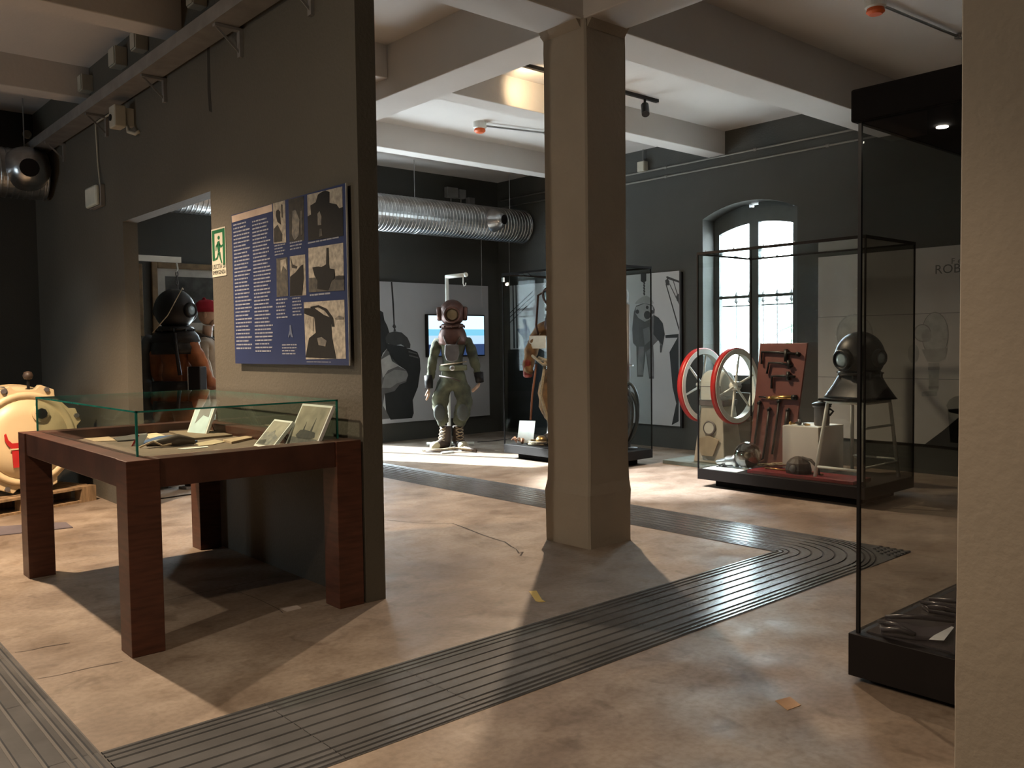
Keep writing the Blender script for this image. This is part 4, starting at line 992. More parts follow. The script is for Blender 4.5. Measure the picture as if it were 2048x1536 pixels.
# standing diver A
dA = thing('diver_figure', 'standing diver mannequin in olive suit and copper helmet before the mural', 'mannequin', (6.93, 9.03, 0), RZ)
suit(dA, M_olive,
     [[((-.19, 0, 1.41), .08), ((-.25, 0, 1.24), .068), ((-.285, .01, 1.05), .06), ((-.30, -.03, .88), .046)],
      [((.19, 0, 1.41), .08), ((.25, .01, 1.26), .07), ((.29, .01, 1.10), .062), ((.33, -.04, .93), .048)]],
     [[((-.12, 0, .84), .14), ((-.18, -.02, .68), .12), ((-.17, -.04, .50), .10), ((-.13, 0, .31), .088)],
      [((.10, 0, .84), .14), ((.15, -.02, .68), .12), ((.12, -.05, .50), .115), ((.05, 0, .31), .09)]])
helmet(dA, (0, -.02, 1.765), .165, M_copper, M_gport, (.05, -1, -.02), .098)
MB().prism([(-.085 + .0, -.17, 1.36), (.085, -.17, 1.36), (.095, -.175, 1.24), (.07, -.18, 1.16), (0, -.18, 1.13), (-.07, -.18, 1.16), (-.095, -.175, 1.24)], (0, -.035, 0)).build('chest_weight', M_lead, dA, local=True, bevel=.012)
MB().tube([(-.06, -.17, 1.36), (-.10, -.14, 1.45), (-.12, -.03, 1.52)], .012, 6).tube([(.06, -.17, 1.36), (.10, -.14, 1.45), (.12, -.03, 1.52)], .012, 6).build('weight_strap', M_leather, dA, True, local=True)
MB().lathe([(.170, -.035), (.182, -.03), (.182, .03), (.170, .035)], (0, 0, 1.06), (0, 0, 1), 28, 1, .84).build('belt', mat('olive_webbing', (.14, .14, .08), .8), dA, True, local=True)
MB().lathe([(.035, 0), (.035, .012), (.02, .02), (.001, .02)], (.0, -.17, 1.06), (0, -1, 0), 16).build('buckle', M_steel, dA, local=True)
MB().tube([(-.15, -.11, 1.10), (0, -.185, 1.115), (.18, -.10, 1.14)], .008, 6).build('cord', M_rope, dA, True, local=True)
MB().tube([(-.17, -.12, .96), (0, -.20, .93), (.10, -.19, .89)], .010, 6).build('crotch_strap', M_leather, dA, True, local=True)
for sx, p0_, p1_ in ((-1, (-.318, -.01, .96), (-.312, -.04, .80)), (1, (.33, -.02, .99), (.345, -.05, .87))):
    MB().tube([p0_, p1_], [.062, .052], 16).build('cuff', M_black, dA, True, local=True)
hand(dA, (-.312, -.04, .80), (-.10, -.10, -1), (-.1, -1, .1), curl=.4)
hand(dA, (.345, -.06, .86), (-.62, -.35, -.75), (.3, -.8, -.2), curl=.2)
M_patch = mat('dark_knee_patch', (.05, .055, .05), .85)
for x, y in ((-.175, -.145), (.125, -.165)):
    MB().ell((x, y, .49), (.075, .025, .11), 16, 10).build('knee_patch', M_patch, dA, True, local=True)
boot(dA, -.13, 0, -.65, M_leather, mat('cream_toe_cap', (.42, .38, .25), .5))
boot(dA, .06, .02, .35, M_leather, mat('grey_toe_cap', (.30, .28, .20), .5))
# ropes, straps and plate lying at its feet
loc = dA.location; rotm = Matrix.Rotation(RZ, 3, 'Z')
def la(x, y, z=0): return Vector(loc) + rotm @ Vector((x, y, z))
rp = thing('weight_belt', 'coiled straps lying on the floor around the boots of the olive diver', 'strap', tuple(la(-.05, -.3)))
MB().tube([la(-.38, -.22, .02), la(-.28, -.30, .03), la(-.12, -.36, .04), la(.02, -.30, .05), la(.14, -.33, .04), la(.26, -.36, .02), la(.22, -.28, .03), la(.10, -.27, .05)], .014, 8).build('strap', M_rope, rp, True)
MB().tube([la(-.34, -.33, .015), la(-.25, -.38, .02), la(-.15, -.40, .02), la(-.05, -.34, .02)], .012, 8).build('strap', M_leather, rp, True)
MB().tube([la(.14, -.26, .05), la(.22, -.32, .04), la(.30, -.40, .02)], .020, 6).build('strap', M_leather, rp, True)
MB().tube([la(-.38 + .03 * math.cos(a), -.24 + .03 * math.sin(a), .02) for a in [i * .785 for i in range(8)]], .006, 6, closed=True).build('ring', M_steel, rp, True)
wp_ = MB().lathe([(.10, 0), (.10, .015), (.08, .022), (.001, .022)], tuple(la(-.06, -.42, .001)), (0, 0, 1), 24, 1, .5).build('pale_plate', mat('pale_plate', (.55, .58, .55), .5), None); tag(wp_, 'pale oval plate on the floor between the boots of the olive diver', 'plate')
# hanging stand of diver A
st = thing('hook_stand', 'white tubular hook stand rising behind the olive diver', 'stand', tuple(la(-.085, .30)))
q = [la(-.085, .30, 0), la(-.085, .30, 2.27)]
MB().tube(q, .025, 14).build('post', M_white, st, True)
MB().tube([la(-.10, .30, 2.255), la(.17, .22, 2.275)], .027, 14).build('arm', M_white, st, True)
MB().ell(la(.17, .22, 2.275), .032, 12, 8).build('end_cap', M_white, st, True)
MB().tube([la(.135, .23, 2.25), la(.135, .23, 2.16), la(.145, .23, 2.13), la(.165, .22, 2.135), la(.17, .22, 2.17)], .008, 8).build('hook', M_white, st, True)
MB().tube([la(-.4, .40, .03), la(.24, .40, .03)], .022, 10).tube([la(-.085, .30, .03), la(-.085, .52, .03)], .022, 10).build('foot', M_white, st, True)

# diver B in the far glass case
zB = .168
dB = thing('diver_figure', 'diver in worn tan and orange suit half hidden by the pillar inside the far case', 'mannequin', (7.20, 7.30, zB), math.radians(-72))
dBs = .97
suit(dB, M_tan,
     [[((-.22, 0, 1.42), .095), ((-.33, -.02, 1.24), .09), ((-.40, -.08, 1.00), .08), ((-.38, -.16, .82), .06)],
      [((.22, 0, 1.42), .095), ((.30, .01, 1.22), .085), ((.33, -.08, 1.02), .075), ((.28, -.16, .88), .055)]],
     [[((-.13, 0, .82), .15), ((-.17, -.03, .64), .145), ((-.16, -.05, .46), .11), ((-.14, 0, .28), .09)],
      [((.13, 0, .82), .15), ((.16, -.03, .64), .145), ((.14, -.05, .46), .11), ((.13, 0, .28), .09)]], disp=.06)
helmet(dB, (0, -.02, 1.77), .175, M_copper, M_gp2, (-.35, -1, -.1), .09, grill=True)
MB().tube([(-.18, -.05, 1.80), (-.24, -.12, 1.75), (-.26, -.14, 1.4), (-.26, -.1, 1.30)], .014, 8).build('air_pipe', M_copper, dB, True, local=True)
MB().tube([(-.22, -.16, 1.02), (-.05, -.22, .98), (.15, -.20, 1.0)], .022, 8).tube([(-.30, -.17, 1.05), (-.12, -.25, .95), (.08, -.24, .93)], .016, 8).build('rope_belt', M_rope, dB, True, local=True)
MB().obox((-.39, -.12, .90), (.05, 0, 0), (0, .05, 0), (0, 0, .11)).build('red_glove', mat('dull_red_rubber', (.22, .03, .02), .5), dB, local=True, bevel=.03)
MB().tube([(-.25, -.16, .95), (-.30, -.18, .6), (-.32, -.19, .30)], .012, 6).build('hanging_rope', mat('reddish_rope', (.28, .10, .05), .8), dB, True, local=True)
MB().tube([(-.10, -.22, .98), (-.15, -.25, .6), (-.06, -.27, .35), (.02, -.25, .12)], .018, 8).build('air_hose', M_rope, dB, True, local=True)
boot(dB, -.15, 0, -.2, M_leather, M_brass, False); boot(dB, .14, 0, .2, M_leather, M_brass, False)
def label_card(label, c, w, h, tilt, rz_, m_=M_paper):
    r = thing('label_card', label, 'card', c, rz_)
    Q = Matrix.Rotation(-tilt, 3, 'X')
    b = MB(); vs = [Q @ Vector((x, y, z)) for z in (0, h) for y in (0, .004) for x in (-w / 2, w / 2)]
    b.add(vs, [(0, 2, 3, 1), (4, 5, 7, 6), (0, 1, 5, 4), (2, 6, 7, 3), (0, 4, 6, 2), (1, 3, 7, 5)]).build('sheet', m_, r, local=True)
    return r
p = on(1085, 682, 0, 6.95)
lc = label_card('white card hanging on the chest of the tan diver in the far case', (7.0, 7.50, 1.30), .24, .15, 0, math.radians(-80), mat('warm_white_card', (.70, .63, .52), .7))
MB().tube([(.03, .0, .15), (0, .06, .19), (-.02, .04, .25)], .004, 6).build('string', M_rope, lc, local=True)
label_card('large white card leaning at the feet of the tan diver in the far case', (6.93, 7.66, zB + .02), .20, .27, .35, math.radians(-62))
random.seed(3)
cr = thing('dried_sponge', 'tangle of brown dried sponge in the left corner of the far case', 'sponge', (7.0, 7.75, zB))
for k in range(9):
    a = random.uniform(0, 6.28); b0 = Vector((6.95 + random.uniform(-.04, .04), 7.74 + random.uniform(-.05, .05), zB + .02)); L_ = random.uniform(.06, .11)
    MB().tube([b0, b0 + Vector((math.cos(a) * L_ * .6, math.sin(a) * L_ * .6, .05)), b0 + Vector((math.cos(a) * L_, math.sin(a) * L_, .02))], [.02, .014, .006], 7).build('lobe', mat('sponge_brown', (.32, .13, .06), .6) if k == 0 else bpy.data.materials['sponge_brown'], cr, True)
cl = thing('rope_coil', 'loose coil of thin rope on the floor of the far case beside the card', 'rope', (6.98, 7.52, zB))
pts = [Vector((6.98 + (.08 + .012 * (i % 5)) * math.cos(i * .6), 7.48 + (.10 + .014 * (i % 4)) * math.sin(i * .6), zB + .012 + .0009 * i)) for i in range(46)]
MB().tube(pts, .011, 6).build('coil', M_rope, cl, True)
# pole with hose loops at right
hs = thing('hose_stand', 'dark pole with coiled black air hose at the right end of the far case', 'hose', (7.32, 6.50, zB))
hx, hy = 7.45, 6.50
MB().cyl((hx, hy, zB), (hx, hy, 1.78), .022, 12).lathe([(.10, 0), (.10, .015)], (hx, hy, zB), seg=20).build('pole', M_lead, hs, True)
MB().tube([(hx, hy, 1.78), (hx, hy, 1.92), (hx, hy + .03, 1.96), (hx, hy + .05, 1.93), (hx, hy + .03, 1.90)], .006, 6).build('hook', M_steel, hs, True)
MB().tube([(hx, hy - .07, 1.10), (hx, hy + .07, 1.10)], .01, 8).build('clamp', M_steel, hs)
M_hose = mat('black_hose', (.03, .034, .033), .4)
for k, (cz, ry, rz_, dy, t) in enumerate(((.60, .16, .30, -.02, .2), (.54, .14, .26, -.05, -.3), (.52, .18, .30, -.01, .1), (.50, .16, .28, .03, .35), (.55, .17, .33, .02, -.1), (.88, .10, .22, .06, 0))):
    pts = [Vector((hx - .05 - .015 * k + .03 * math.sin(a), hy + dy + ry * math.cos(a), cz + rz_ * math.sin(a))) for a in [i * 2 * math.pi / 28 for i in range(28)]]
    MB().tube(pts, .017, 8, closed=True).build('hose_loop', M_hose, hs, True)
MB().tube([(hx - .08, hy + .05, .85), (hx - .1, hy + .15, .90), (hx - .08, hy + .22, 1.05)], .014, 8).build('tie', M_rope, hs, True)
bq = MB().ell((7.40, 6.63, 1.53), (.07, .05, .09), 16, 10).build('lamp_body', M_copper, hs, True)
MB().tube([(7.40, 6.63, 1.44), (7.41, 6.61, 1.30), (7.42, 6.58, 1.22)], [.03, .022, .012], 10).build('lamp_handle', M_steel, hs, True)

# diver C and mannequin D beyond the doorway
dC = thing('diver_figure', 'diver in orange-brown suit and dark helmet seen from behind through the doorway', 'mannequin', (3.18, 8.55, 0), RZ + math.radians(158))
suit(dC, M_rust,
     [[((-.19, 0, 1.38), .09), ((-.24, -.04, 1.22), .08), ((-.25, -.14, 1.04), .07), ((-.22, -.26, .96), .055)],
      [((.21, 0, 1.38), .09), ((.27, -.02, 1.22), .085), ((.30, -.10, 1.02), .075), ((.28, -.22, .92), .055)]],
     [[((-.12, 0, .82), .15), ((-.15, 0, .62), .14), ((-.14, 0, .42), .11), ((-.13, 0, .24), .09)],
      [((.12, 0, .82), .15), ((.15, 0, .62), .14), ((.14, 0, .42), .11), ((.13, 0, .24), .09)]], disp=.06, k=1.03)
helmet(dC, (0, 0, 1.73), .19, M_dark, M_gp2, (0, -1, -.02), .08, cw=1.15)
MB().lathe([(.19, 0), (.225, -.04), (.245, -.10), (.22, -.12)], (0, 0, 1.52), (0, 0, 1), 28, 1.05, .8).build('collar_pad', M_black, dC, True, local=True)
MB().tube([(.26, .06, 1.46), (.36, .04, 1.36), (.40, .02, 1.10), (.36, 0, .86)], [.05, .07, .075, .06], 14).build('grey_sleeve_bag', mat('slate_rubber', (.05, .055, .06), .6), dC, True, local=True)
MB().tube([(-.14, .16, 1.50), (-.17, .17, 1.3), (-.19, .16, 1.1)], .018, 8).build('shoulder_strap', M_black, dC, True, local=True)
MB().obox((-.30, .05, 1.02), (.07, 0, 0), (0, .05, 0), (0, 0, .16)).build('dark_case', M_black, dC, local=True, bevel=.01)
MB().tube([(-.235, .105, 1.18), (-.235, .105, .86)], .006, 6).build('bright_edge', M_steel, dC, local=True)
MB().lathe([(.23, -.06), (.25, -.05), (.25, .05), (.23, .06)], (0, 0, .98), (0, 0, 1), 28, 1, .8).build('belt', M_black, dC, True, local=True)
boot(dC, -.14, 0, -.2, M_leather, M_lead, False); boot(dC, .14, 0, .2, M_leather, M_lead, False)
hk = thing('hook_stand', 'white bar with chain holding the dark helmet beyond the doorway', 'stand', (2.80, 8.75, 0))
ha, hb = on(270, 516, 1, 8.75), on(359, 520, 1, 8.75)
MB().tube([Vector((2.80, 8.75, 0)), Vector((2.80, 8.75, 2.19))], .025, 12).build('post', M_white, hk, True)
MB().obox((Vector((2.80, 8.75, hb.z)) + hb) / 2, ((hb.x - 2.78) / 2, 0, 0), (0, .02, 0), (0, 0, .028)).build('arm', M_white, hk)
hx2 = hb.x - .03
MB().tube([(hx2, 8.75, hb.z - .03), (hx2 + .01, 8.75, hb.z - .09), (hx2 - .01, 8.75, hb.z - .12)], .008, 6).build('hook', M_white, hk, True)
for k in range(6):
    z = hb.z - .14 - k * .042; a = math.pi / 2 * (k % 2)
    pts = [Vector((hx2 + .012 * math.cos(t) * math.cos(a), 8.75 - .0 + .012 * math.cos(t) * math.sin(a), z + .026 * math.sin(t))) for t in [i * .785 for i in range(8)]]
    MB().tube(pts, .005, 6, closed=True).build('chain_link', M_lead, hk, True)
rr_ = MB().tube([(hx2, 8.60, hb.z - .30), (3.19, 8.36, 1.93), (2.99, 8.22, 1.66), (2.84, 8.2, 1.5)], .005, 6).build('lifting_rope', M_rope, None, True); tag(rr_, 'thin rope slanting from the hook chain down past the dark helmet', 'rope')

mD = thing('mannequin', 'mannequin with crimson cap and sand jacket standing behind the doorway diver', 'mannequin', (3.82, 9.35, 0), RZ + math.radians(95))
suit(mD, M_sand,
     [[((-.19, 0, 1.40), .075), ((-.26, -.02, 1.20), .065), ((-.27, -.10, .99), .055), ((-.22, -.24, .96), .04)],
      [((.19, 0, 1.40), .075), ((.26, -.02, 1.20), .065), ((.27, -.10, .99), .055), ((.22, -.24, .96), .04)]],
     [[((-.10, 0, .82), .11), ((-.11, 0, .62), .095), ((-.11, 0, .42), .08), ((-.11, 0, .16), .06)],
      [((.10, 0, .82), .11), ((.11, 0, .62), .095), ((.11, 0, .42), .08), ((.11, 0, .16), .06)]], k=.95, disp=.03)
MB().tube([(0, .0, 1.48), (0, -.01, 1.60)], [.055, .052], 14).build('neck', M_skin, mD, True, local=True)
hd = MB(); hd.ell((0, -.01, 1.72), (.078, .098, .115), 24, 16)
hd.tube([(0, -.06, 1.64), (0, -.085, 1.615)], [.05, .03], 12)
hd.build('head', M_skin, mD, True, local=True)
MB().prism([(-.014, -.10, 1.70), (.014, -.10, 1.70), (.004, -.105, 1.745), (-.004, -.105, 1.745)], (0, -.022, -.012)).build('nose', M_skin, mD, True, local=True)
for sx in (-1, 1):
    MB().ell((.032 * sx, -.096, 1.738), (.013, .008, .008), 10, 6).build('eye', M_dark, mD, True, local=True)
    MB().ell((.078 * sx, .0, 1.715), (.012, .022, .034), 10, 8).build('ear', M_skin, mD, True, local=True)
MB().tube([(-.024, -.098, 1.662), (0, -.106, 1.663), (.024, -.098, 1.662)], .006, 6).build('mouth', mat('lip_tone', (.35, .12, .10), .5), mD, True, local=True)
MB().lathe([(.093, .0), (.104, .01), (.104, .035), (.098, .05), (.088, .10), (.055, .13), (.001, .14)], (0, .0, 1.745), (0, 0, 1), 24, 1, 1.18).build('cap', M_cap, mD, True, local=True)
MB().ell((0, .02, 1.885), .02, 10, 8).build('cap_tip', M_cap, mD, True, local=True)
MB().tube([(-.10, .10, 1.52), (0, -.13, 1.42), (.15, -.16, 1.25), (.20, -.12, 1.12)], .018, 8).build('bag_strap', M_leather, mD, True, local=True)
MB().obox((.22, -.06, 1.08), (.05, 0, 0), (0, .10, 0), (0, 0, .08)).build('satchel', M_leather, mD, local=True, bevel=.02)
hand(mD, (-.22, -.25, .96), (.3, -1, 0), (0, 0, 1)); hand(mD, (.22, -.25, .96), (-.3, -1, 0), (0, 0, 1))
boot(mD, -.11, 0, -.1, M_leather, M_leather, False); boot(mD, .11, 0, .1, M_leather, M_leather, False)

def framed(label, x0, x1, z0, z1, name='framed_picture', wood=M_gilt):
    r = thing(name, label, 'picture', ((x0 + x1) / 2, YB, (z0 + z1) / 2)); y = YB - .045; w = .07
    for b in ((x0, x0 + w, z0, z1), (x1 - w, x1, z0, z1), (x0 + w, x1 - w, z0, z0 + w), (x0 + w, x1 - w, z1 - w, z1)): MB().box(b[0], b[1], y, YB, b[2], b[3]).build('frame_bar', wood, r, bevel=.01)
    MB().box(x0 + w, x1 - w, y + .025, YB, z0 + w, z1 - w).build('mount', mat('picture_mount', (.32, .31, .28), .6) if 'picture_mount' not in bpy.data.materials else bpy.data.materials['picture_mount'], r)
    MB().box(x0 + w + .09, x1 - w - .09, y + .023, y + .025, z0 + w + .09, z1 - w - .09).build('print', mat('dark_cloudy_print', (.10, .105, .10), .25, c2=(.012, .012, .012), scale=4) if 'dark_cloudy_print' not in bpy.data.materials else bpy.data.materials['dark_cloudy_print'], r)
    return r
framed('gilt framed dark picture with pale mount right of the dark helmet', 3.60, 4.85, 1.50, 2.36)
framed('gilt framed dark picture at the left edge seen through the doorway', 2.75, 3.50, 1.50, 2.33)
framed('lower gilt framed picture behind the mannequin with the crimson cap', 3.75, 4.75, .45, 1.38)

# ------------------------------------------------------------------ hand pump with two wheels
pm = thing('diver_air_pump', 'cream hand pump with two red-rimmed flywheels in front of the arched window', 'pump', (8.0, 5.68, 0))
wx, wz = 8.0, .875
def wheel(y):
    r = MB().lathe([(.385, -.028), (.41, -.028), (.41, .028), (.385, .028), (.385, -.028)], (wx, y, wz), (0, 1, 0), 48).build('wheel_rim', M_red, pm, True)
    MB().lathe([(.345, -.036), (.398, -.036), (.398, .036), (.345, .036), (.345, -.036)], (wx, y, wz), (0, 1, 0), 48).build('rim_side', M_white, r)
    for k in range(6):
        a = math.radians(18 + 60 * k); p = Vector((wx + .355 * math.cos(a), y, wz + .355 * math.sin(a))); h = Vector((wx + .035 * math.cos(a), y, wz + .035 * math.sin(a)))
        MB().tube([h, p], [.015, .010], 8).build('spoke', M_white, r, True)
    MB().lathe([(.045, -.045), (.05, -.03), (.05, .03), (.045, .045)], (wx, y, wz), (0, 1, 0), 20).build('hub', M_white, r)
    return r
wheel(5.90); wheel(5.47)
MB().cyl((wx, 5.40, wz), (wx, 5.98, wz), .02, 12).build('axle', M_steel, pm, True)
MB().lathe([(.001, -.01), (.05, 0), (.13, .01), (.15, .03), (.15, .25), (.13, .28), (.001, .28)], (wx, 5.55, .89), (0, 1, 0), 28).box(wx - .15, wx + .15, 5.57, 5.81, .72, .89).build('pump_housing', mat('pale_pump_paint', (.42, .44, .41), .45, var=.06), pm, bevel=.008)
MB().box(wx - .152, wx + .152, 5.565, 5.815, .865, .872).build('housing_joint', M_lead, pm)
M_ped = mat('cream_pedestal', (.33, .31, .26), .55, var=.08)
def frus(z0, z1, a0, a1, b0, b1):
    P = [(wx - a0, 5.69 - b0, z0), (wx + a0, 5.69 - b0, z0), (wx + a0, 5.69 + b0, z0), (wx - a0, 5.69 + b0, z0), (wx - a1, 5.69 - b1, z1), (wx + a1, 5.69 - b1, z1), (wx + a1, 5.69 + b1, z1), (wx - a1, 5.69 + b1, z1)]
    return MB().add(P, [(0, 3, 2, 1), (4, 5, 6, 7), (0, 1, 5, 4), (1, 2, 6, 5), (2, 3, 7, 6), (3, 0, 4, 7)])
frus(.04, .66, .18, .12, .20, .14).build('pedestal', M_ped, pm, bevel=.01)
MB().box(wx - .14, wx + .14, 5.54, 5.84, .66, .72).build('pedestal_cap', M_lead, pm)
# gauge and trough on the face towards the room
gq = Vector((wx - .158, 5.69, .42))
MB().lathe([(.075, -.01), (.08, .01), (.07, .02), (.065, .012), (.001, .012)], gq, (-1, 0, .1), 24).build('gauge', M_lead, pm)
MB().lathe([(.062, .013), (.001, .013)], gq, (-1, 0, .1), 20).build('gauge_face', M_white, pm)
MB().prism([(wx - .17, 5.83, .30), (wx - .165, 5.69, .34), (wx - .17, 5.55, .30), (wx - .185, 5.62, .12), (wx - .185, 5.77, .12)], (-.02, 0, 0)).build('name_shield', mat('dark_cream_relief', (.25, .21, .15), .5), pm, bevel=.004)
MB().box(wx - .3, wx + .3, 5.28, 6.22, 0.001, .04).build('base_board', mat('grey_green_board', (.12, .15, .14), .6), pm)
MB().cyl((wx + .17, 5.47, wz - .38), (wx + .17, 5.30, wz - .40), .018, 10).build('crank_handle', M_leather, pm, True)

# ------------------------------------------------------------------ inside the tool case
zA = .168
# leaning tool board
b0, b1, t0, t1 = Vector((7.28, 4.83, zA)), Vector((7.28, 4.375, zA)), Vector((7.42, 4.79, 1.33)), Vector((7.42, 4.29, 1.33))
bd = thing('tool_board', 'red-brown board with old hand tools leaning in the glass case by the window', 'board', (7.35, 4.56, zA))
MB().prism([b0, b1, t1, t0], (.022, 0, 0)).build('board', M_board, bd, bevel=.003)
def bt(s, t, out=.02):
    p = b0.lerp(b1, s).lerp(t0.lerp(t1, s), t); return p + Vector((-out, 0, 0))
def tool(name, label, pts, r, m_, extra=None, cat='tool'):
    P = [bt(*p) for p in pts]
    o = thing(name, label, cat, tuple(P[0]), group='old tools on the board')
    MB().tube(P, r, 8).build('shaft', m_, o, True)
    for nm, pp, rr, mm in (extra or []): MB().tube([bt(*p) for p in pp], rr, 8).build(nm, mm, o, True)
    return o
tool('iron_wrench', 'uppermost long iron wrench on the red-brown board', [(.10, .83), (.08, .93), (.45, .925), (.88, .91)], .012, M_dark, [('jaw', [(.60, .95), (.63, .85)], .020, M_dark), ('knob', [(.83, .915), (.90, .905)], .020, M_dark)])
tool('iron_wrench', 'second iron wrench from the top of the red-brown board', [(.24, .75), (.26, .84), (.5, .84), (.78, .815)], .011, M_dark, [('jaw', [(.68, .86), (.72, .80)], .018, M_dark)])
tool('iron_wrench', 'third iron wrench from the top of the red-brown board', [(.38, .63), (.36, .73), (.6, .735), (.86, .73)], .012, M_dark, [('jaw', [(.70, .77), (.72, .70)], .018, M_dark)])
tool('brass_hand_pump', 'shiny brass hand pump across the middle of the board', [(.42, .555), (.85, .565)], .020, M_brass, [('rod', [(.12, .56), (.42, .555)], .008, M_dark), ('tip', [(.30, .55), (.42, .555)], .016, M_brass), ('grip', [(.85, .565), (.95, .565)], .024, M_dark)])
for k, (s0, ta, tb_, lab) in enumerate(((.14, .50, .12, 'leftmost long iron rod hanging on the lower half of the board'), (.38, .45, .06, 'hooked iron rod hanging second from left on the lower board'), (.58, .52, .10, 'iron rod hanging in the centre of the lower board'), (.80, .45, .24, 'shortest iron rod at the right of the lower board'))):
    pts = [(s0, ta), (s0, (ta + tb_) / 2), (s0 - .02, tb_)] + ([(s0 - .10, tb_ - .02), (s0 - .18, tb_)] if k == 1 else [])
    tool('iron_rod', lab, pts, .012 if k != 3 else .02, M_dark, [('eye', [(s0 - .03, ta), (s0 + .03, ta + .02)], .018, M_dark)])
# white plinth box with pot
wb = thing('white_plinth_box', 'white box plinth inside the tool case under the dark pot', 'plinth', (7.25, 4.1, zA))
MB().box(7.08, 7.52, 3.985, 4.34, zA, .585).build('box', mat('warm_white_box', (.62, .57, .50), .6, var=.03), wb, bevel=.003)
MB().box(7.10, 7.50, 4.0, 4.33, .585, .587).build('top_sheet', M_paper, wb)
pt = thing('lidded_pot', 'dark metal pot with lid standing on the white plinth box', 'pot', (7.25, 4.06, .587))
MB().lathe([(.062, 0), (.066, .01), (.066, .16), (.080, .165), (.080, .18), (.070, .185)], (7.28, 4.065, .588), seg=24).build('body', M_lead, pt, True)
MB().lathe([(.085, .0), (.088, .01), (.05, .025), (.015, .03), (.015, .045), (.001, .047)], (7.28, 4.065, .773), seg=24).build('lid', M_dark, pt, True)
MB().tube([(7.28, 3.99, .74), (7.28, 3.955, .72), (7.28, 3.99, .68)], .01, 8).build('handle', M_dark, pt, True)
for k, (y, nm, m_, lab) in enumerate(((4.30, 'small_bell', M_brass, 'small round brass fitting at the left on the white plinth box'), (4.22, 'regulator_valve', M_dark, 'dark valve body lying on the white plinth box'), (4.155, 'brass_nozzle', M_brass, 'bright brass nozzle beside the dark pot on the plinth box'))):
    r = thing(nm, lab, 'fitting', (7.15, y, .587))
    if k == 0: MB().ell((7.15, y, .603), .016, 12, 8).build('ball', m_, r, True); MB().cyl((7.15, y, .6), (7.2, y - .02, .6), .008, 8).build('stem', m_, r, True)
    if k == 1: MB().tube([(7.2, y + .05, .605), (7.16, y, .607), (7.14, y - .03, .604)], [.012, .018, .010], 10).build('body', m_, r, True); MB().cyl((7.16, y, .61), (7.16, y, .64), .012, 10).build('tap', M_steel, r, True)
    if k == 2: MB().tube([(7.16, y, .6), (7.13, y - .06, .6)], [.014, .006], 10).build('cone', m_, r, True); MB().cyl((7.16, y, .6), (7.18, y + .03, .602), .011, 10).build('collar', M_steel, r, True)
# stool with helmet
so = thing('white_stool', 'white tubular stool carrying the dark helmet inside the tool case', 'stool', (7.1, 3.60, zA))
zs_ = .83
LG = [((6.88, 3.77), (6.80, 3.83)), ((6.88, 3.52), (6.80, 3.47)), ((7.34, 3.74), (7.42, 3.80)), ((7.34, 3.50), (7.44, 3.455))]
LG = [((6.95, 3.83), (6.81, 3.87)), ((6.90, 3.49), (6.80, 3.45)), ((7.38, 3.83), (7.46, 3.87)), ((7.38, 3.49), (7.46, 3.45))]
for (tx_, ty_), (fx, fy) in LG:
    o = MB().tube([(fx, fy, zA), (tx_, ty_, zs_ - .02), (tx_ + (7.15 - tx_) * .08, ty_ + (3.66 - ty_) * .08, zs_)], .015, 12).build('leg', M_white, so, True)
    MB().cyl((fx, fy, zA), (fx, fy, zA + .03), .019, 10).build('foot', M_lead, o)
def lp(i, z): (a, b), (c, d) = LG[i]; t = (z - zA) / (zs_ - .02 - zA); return (c + (a - c) * t, d + (b - d) * t, z)
MB().tube([lp(0, .28), lp(1, .28)], .012, 10).build('stretcher', M_white, so, True)
MB().tube([lp(1, .30), lp(3, .30)], .011, 10).build('stretcher', M_white, so, True)
MB().tube([lp(3, .62), lp(1, .62)], .011, 10).build('stretcher', M_white, so, True)
MB().tube([lp(2, .32), lp(3, .32)], .011, 10).build('stretcher', M_white, so, True)
MB().tube([(LG[i][0][0], LG[i][0][1], zs_ - .005) for i in (0, 1, 3, 2)], .013, 10, closed=True).build('seat_frame', M_white, so, True)
MB().box(6.88, 7.42, 3.46, 3.88, zs_ + .009, zs_ + .03).build('seat', M_black, so, bevel=.006)
zt2 = zs_ + .031
dh = thing('diving_helmet', 'dark bronze diving helmet with broad breastplate on the white stool', 'helmet', (7.10, 3.62, zt2), math.radians(-110))
# breastplate: broad truncated pyramid shape
prof = [(.315, .215, 0), (.30, .20, .02), (.23, .16, .11), (.185, .14, .175), (.16, .125, .20)]
vs = []; n_ = 32
for a, b, z in prof:
    for k in range(n_):
        t = 2 * math.pi * k / n_; c_, s_ = math.cos(t), math.sin(t)
        vs.append((a * math.copysign(abs(c_) ** .7, c_), b * math.copysign(abs(s_) ** .7, s_), z))
m = MB(); m.add(vs, [(i * n_ + k, i * n_ + (k + 1) % n_, (i + 1) * n_ + (k + 1) % n_, (i + 1) * n_ + k) for i in range(len(prof) - 1) for k in range(n_)] + [tuple((len(prof) - 1) * n_ + k for k in range(n_)), tuple(range(n_))[::-1]])
m.build('breastplate', M_dark, dh, True, local=True)
MB().lathe([(.165, .19), (.175, .20), (.175, .22), (.15, .235), (.14, .25)], (0, 0, 0), (0, 0, 1), 32).build('neck_ring', M_dark, dh, True, local=True)
helmet(dh, (0, 0, .35), .20, M_dark, M_gp2, (.1, -1, 0), .08, corselet=False)
for k in range(8):
    a = 2 * math.pi * (k + .5) / 8
    MB().cyl((.20 * math.cos(a), .155 * math.sin(a), .165), (.20 * math.cos(a), .155 * math.sin(a), .215), .009, 6).build('wing_nut', M_dark, dh, local=True)
    MB().obox((.20 * math.cos(a), .155 * math.sin(a), .215), (.02, 0, 0), (0, .005, 0), (0, 0, .006)).build('wing_nut', M_dark, dh, local=True)
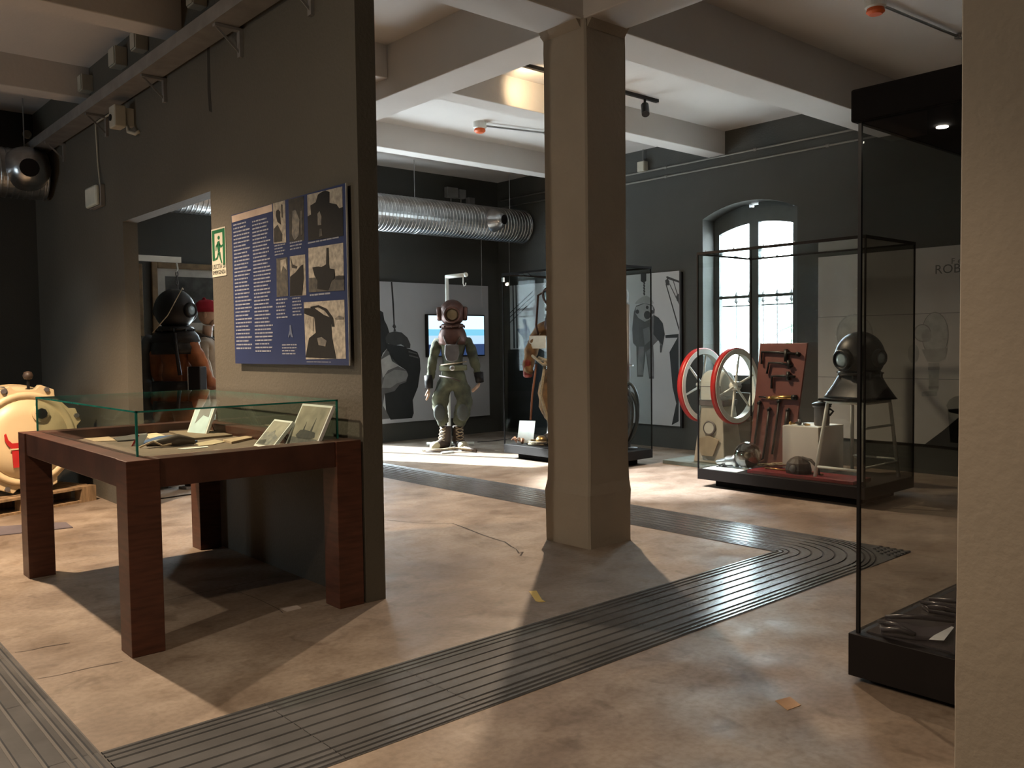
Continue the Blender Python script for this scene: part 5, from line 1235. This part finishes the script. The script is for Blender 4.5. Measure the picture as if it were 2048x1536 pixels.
# glass globe lamp, papers, red mat, mask, rope
gl = thing('glass_globe_lamp', 'round glass globe lamp lying on its metal socket in the tool case', 'lamp', (6.97, 4.64, zA))
gc = Vector((6.98, 4.64, zA + .128))
MB().ell(gc, .125, 32, 20).ell(gc, .119, 32, 20).build('globe', glassmat('globe_glass', (.74, .72, .66), 1.0, ior=2.1), gl, True)
dk = Vector((-.22, .97, -.12)).normalized()
MB().lathe([(.06, .10), (.065, .12), (.05, .14), (.05, .2), (.035, .22), (.02, .30), (.001, .32)], gc - Vector((0, 0, .045)), dk, 20).build('socket', M_steel, gl, True)
for k in range(7):
    a = k * .9; MB().tube([gc + dk * .16 + Vector((.04 * math.cos(a), 0, -.06 + .03 * math.sin(a))), gc + dk * .30 + Vector((.05 * math.cos(a + 1), 0, -.10))], .004, 6).build('wire', M_dark, gl, True)
MB().ell(gc, .03, 12, 8).build('bulb', M_steel, gl, True)
fp = MB().prism([(6.72, 4.96, zA), (7.0, 4.97, zA), (6.97, 4.62, zA), (6.72, 4.58, zA)], (0, 0, .002)).build('paper_sheet', M_paper); tag(fp, 'bluish white sheet in the left front corner of the tool case', 'paper')
rm = MB().box(6.76, 7.07, 3.50, 4.50, zA, zA + .03).build('red_mat', mat('dull_red_mat', (.20, .012, .016), .7), bevel=.004); tag(rm, 'low dull red board on the floor of the tool case', 'board')
mk = thing('leather_mask', 'dark leather mask with strap lying on the red board in the tool case', 'mask', (6.86, 4.05, zA + .03))
zm = zA + .031
MB().lathe([(.11, 0), (.118, .03), (.105, .09), (.07, .125), (.03, .145), (.001, .15)], (6.88, 4.06, zm), (0, 0, 1), 14, .8, 1).build('mask_body', M_leather, mk, False)
MB().tube([(6.87, 4.02, zm + .14), (6.86, 3.93, zm + .125), (6.86, 3.87, zm + .07), (6.86, 3.85, zm + .008)], [.012, .014, .012, .008], 8).build('strap', M_leather, mk, True)
MB().lathe([(.03, .0), (.035, .01), (.028, .02)], (6.80, 4.06, zm + .045), (-1, 0, .2), 14).build('eyepiece', M_lead, mk, True)
ro = thing('rope_coil', 'tangled thin rope on the floor of the tool case before the board', 'rope', (7.12, 4.45, zA))
pts = [Vector((7.10 + (.06 + .02 * math.sin(i * .37)) * math.cos(i * .55), 4.56 - .006 * i + .06 * math.sin(i * .55), zA + .034 + .0008 * i)) for i in range(48)]
MB().tube(pts, .008, 6).build('coil', M_rope, ro, True)
for k, (y, lab) in enumerate(((4.42, 'longer brass rod on the red board nearest the rope'), (3.98, 'shorter brass rod on the red board beside the leather mask'))):
    o = MB().tube([(6.92, y, zm + .008), (6.90, y - .22 + .08 * k, zm + .008)], .007, 8).build('brass_rod', M_brass, None, True); tag(o, lab, 'rod')

fcb = MB().tube([on(285, 1000, 2, .006), on(330, 996, 2, .006), on(370, 990, 2, .006), on(392, 988, 2, .006), on(440, 985, 2, .006)], .006, 6).build('floor_cable', M_black, None, True); tag(fcb, 'thin black cable on the floor behind the display table at the doorway', 'cable')
fc2 = MB().tube([on(955, 884, 2, .005), on(985, 882, 2, .005), on(1015, 878, 2, .005), on(1060, 876, 2, .005)], .005, 6).build('floor_cable', M_black, None, True); tag(fc2, 'thin black cable on the floor between the olive diver and the far case', 'cable')
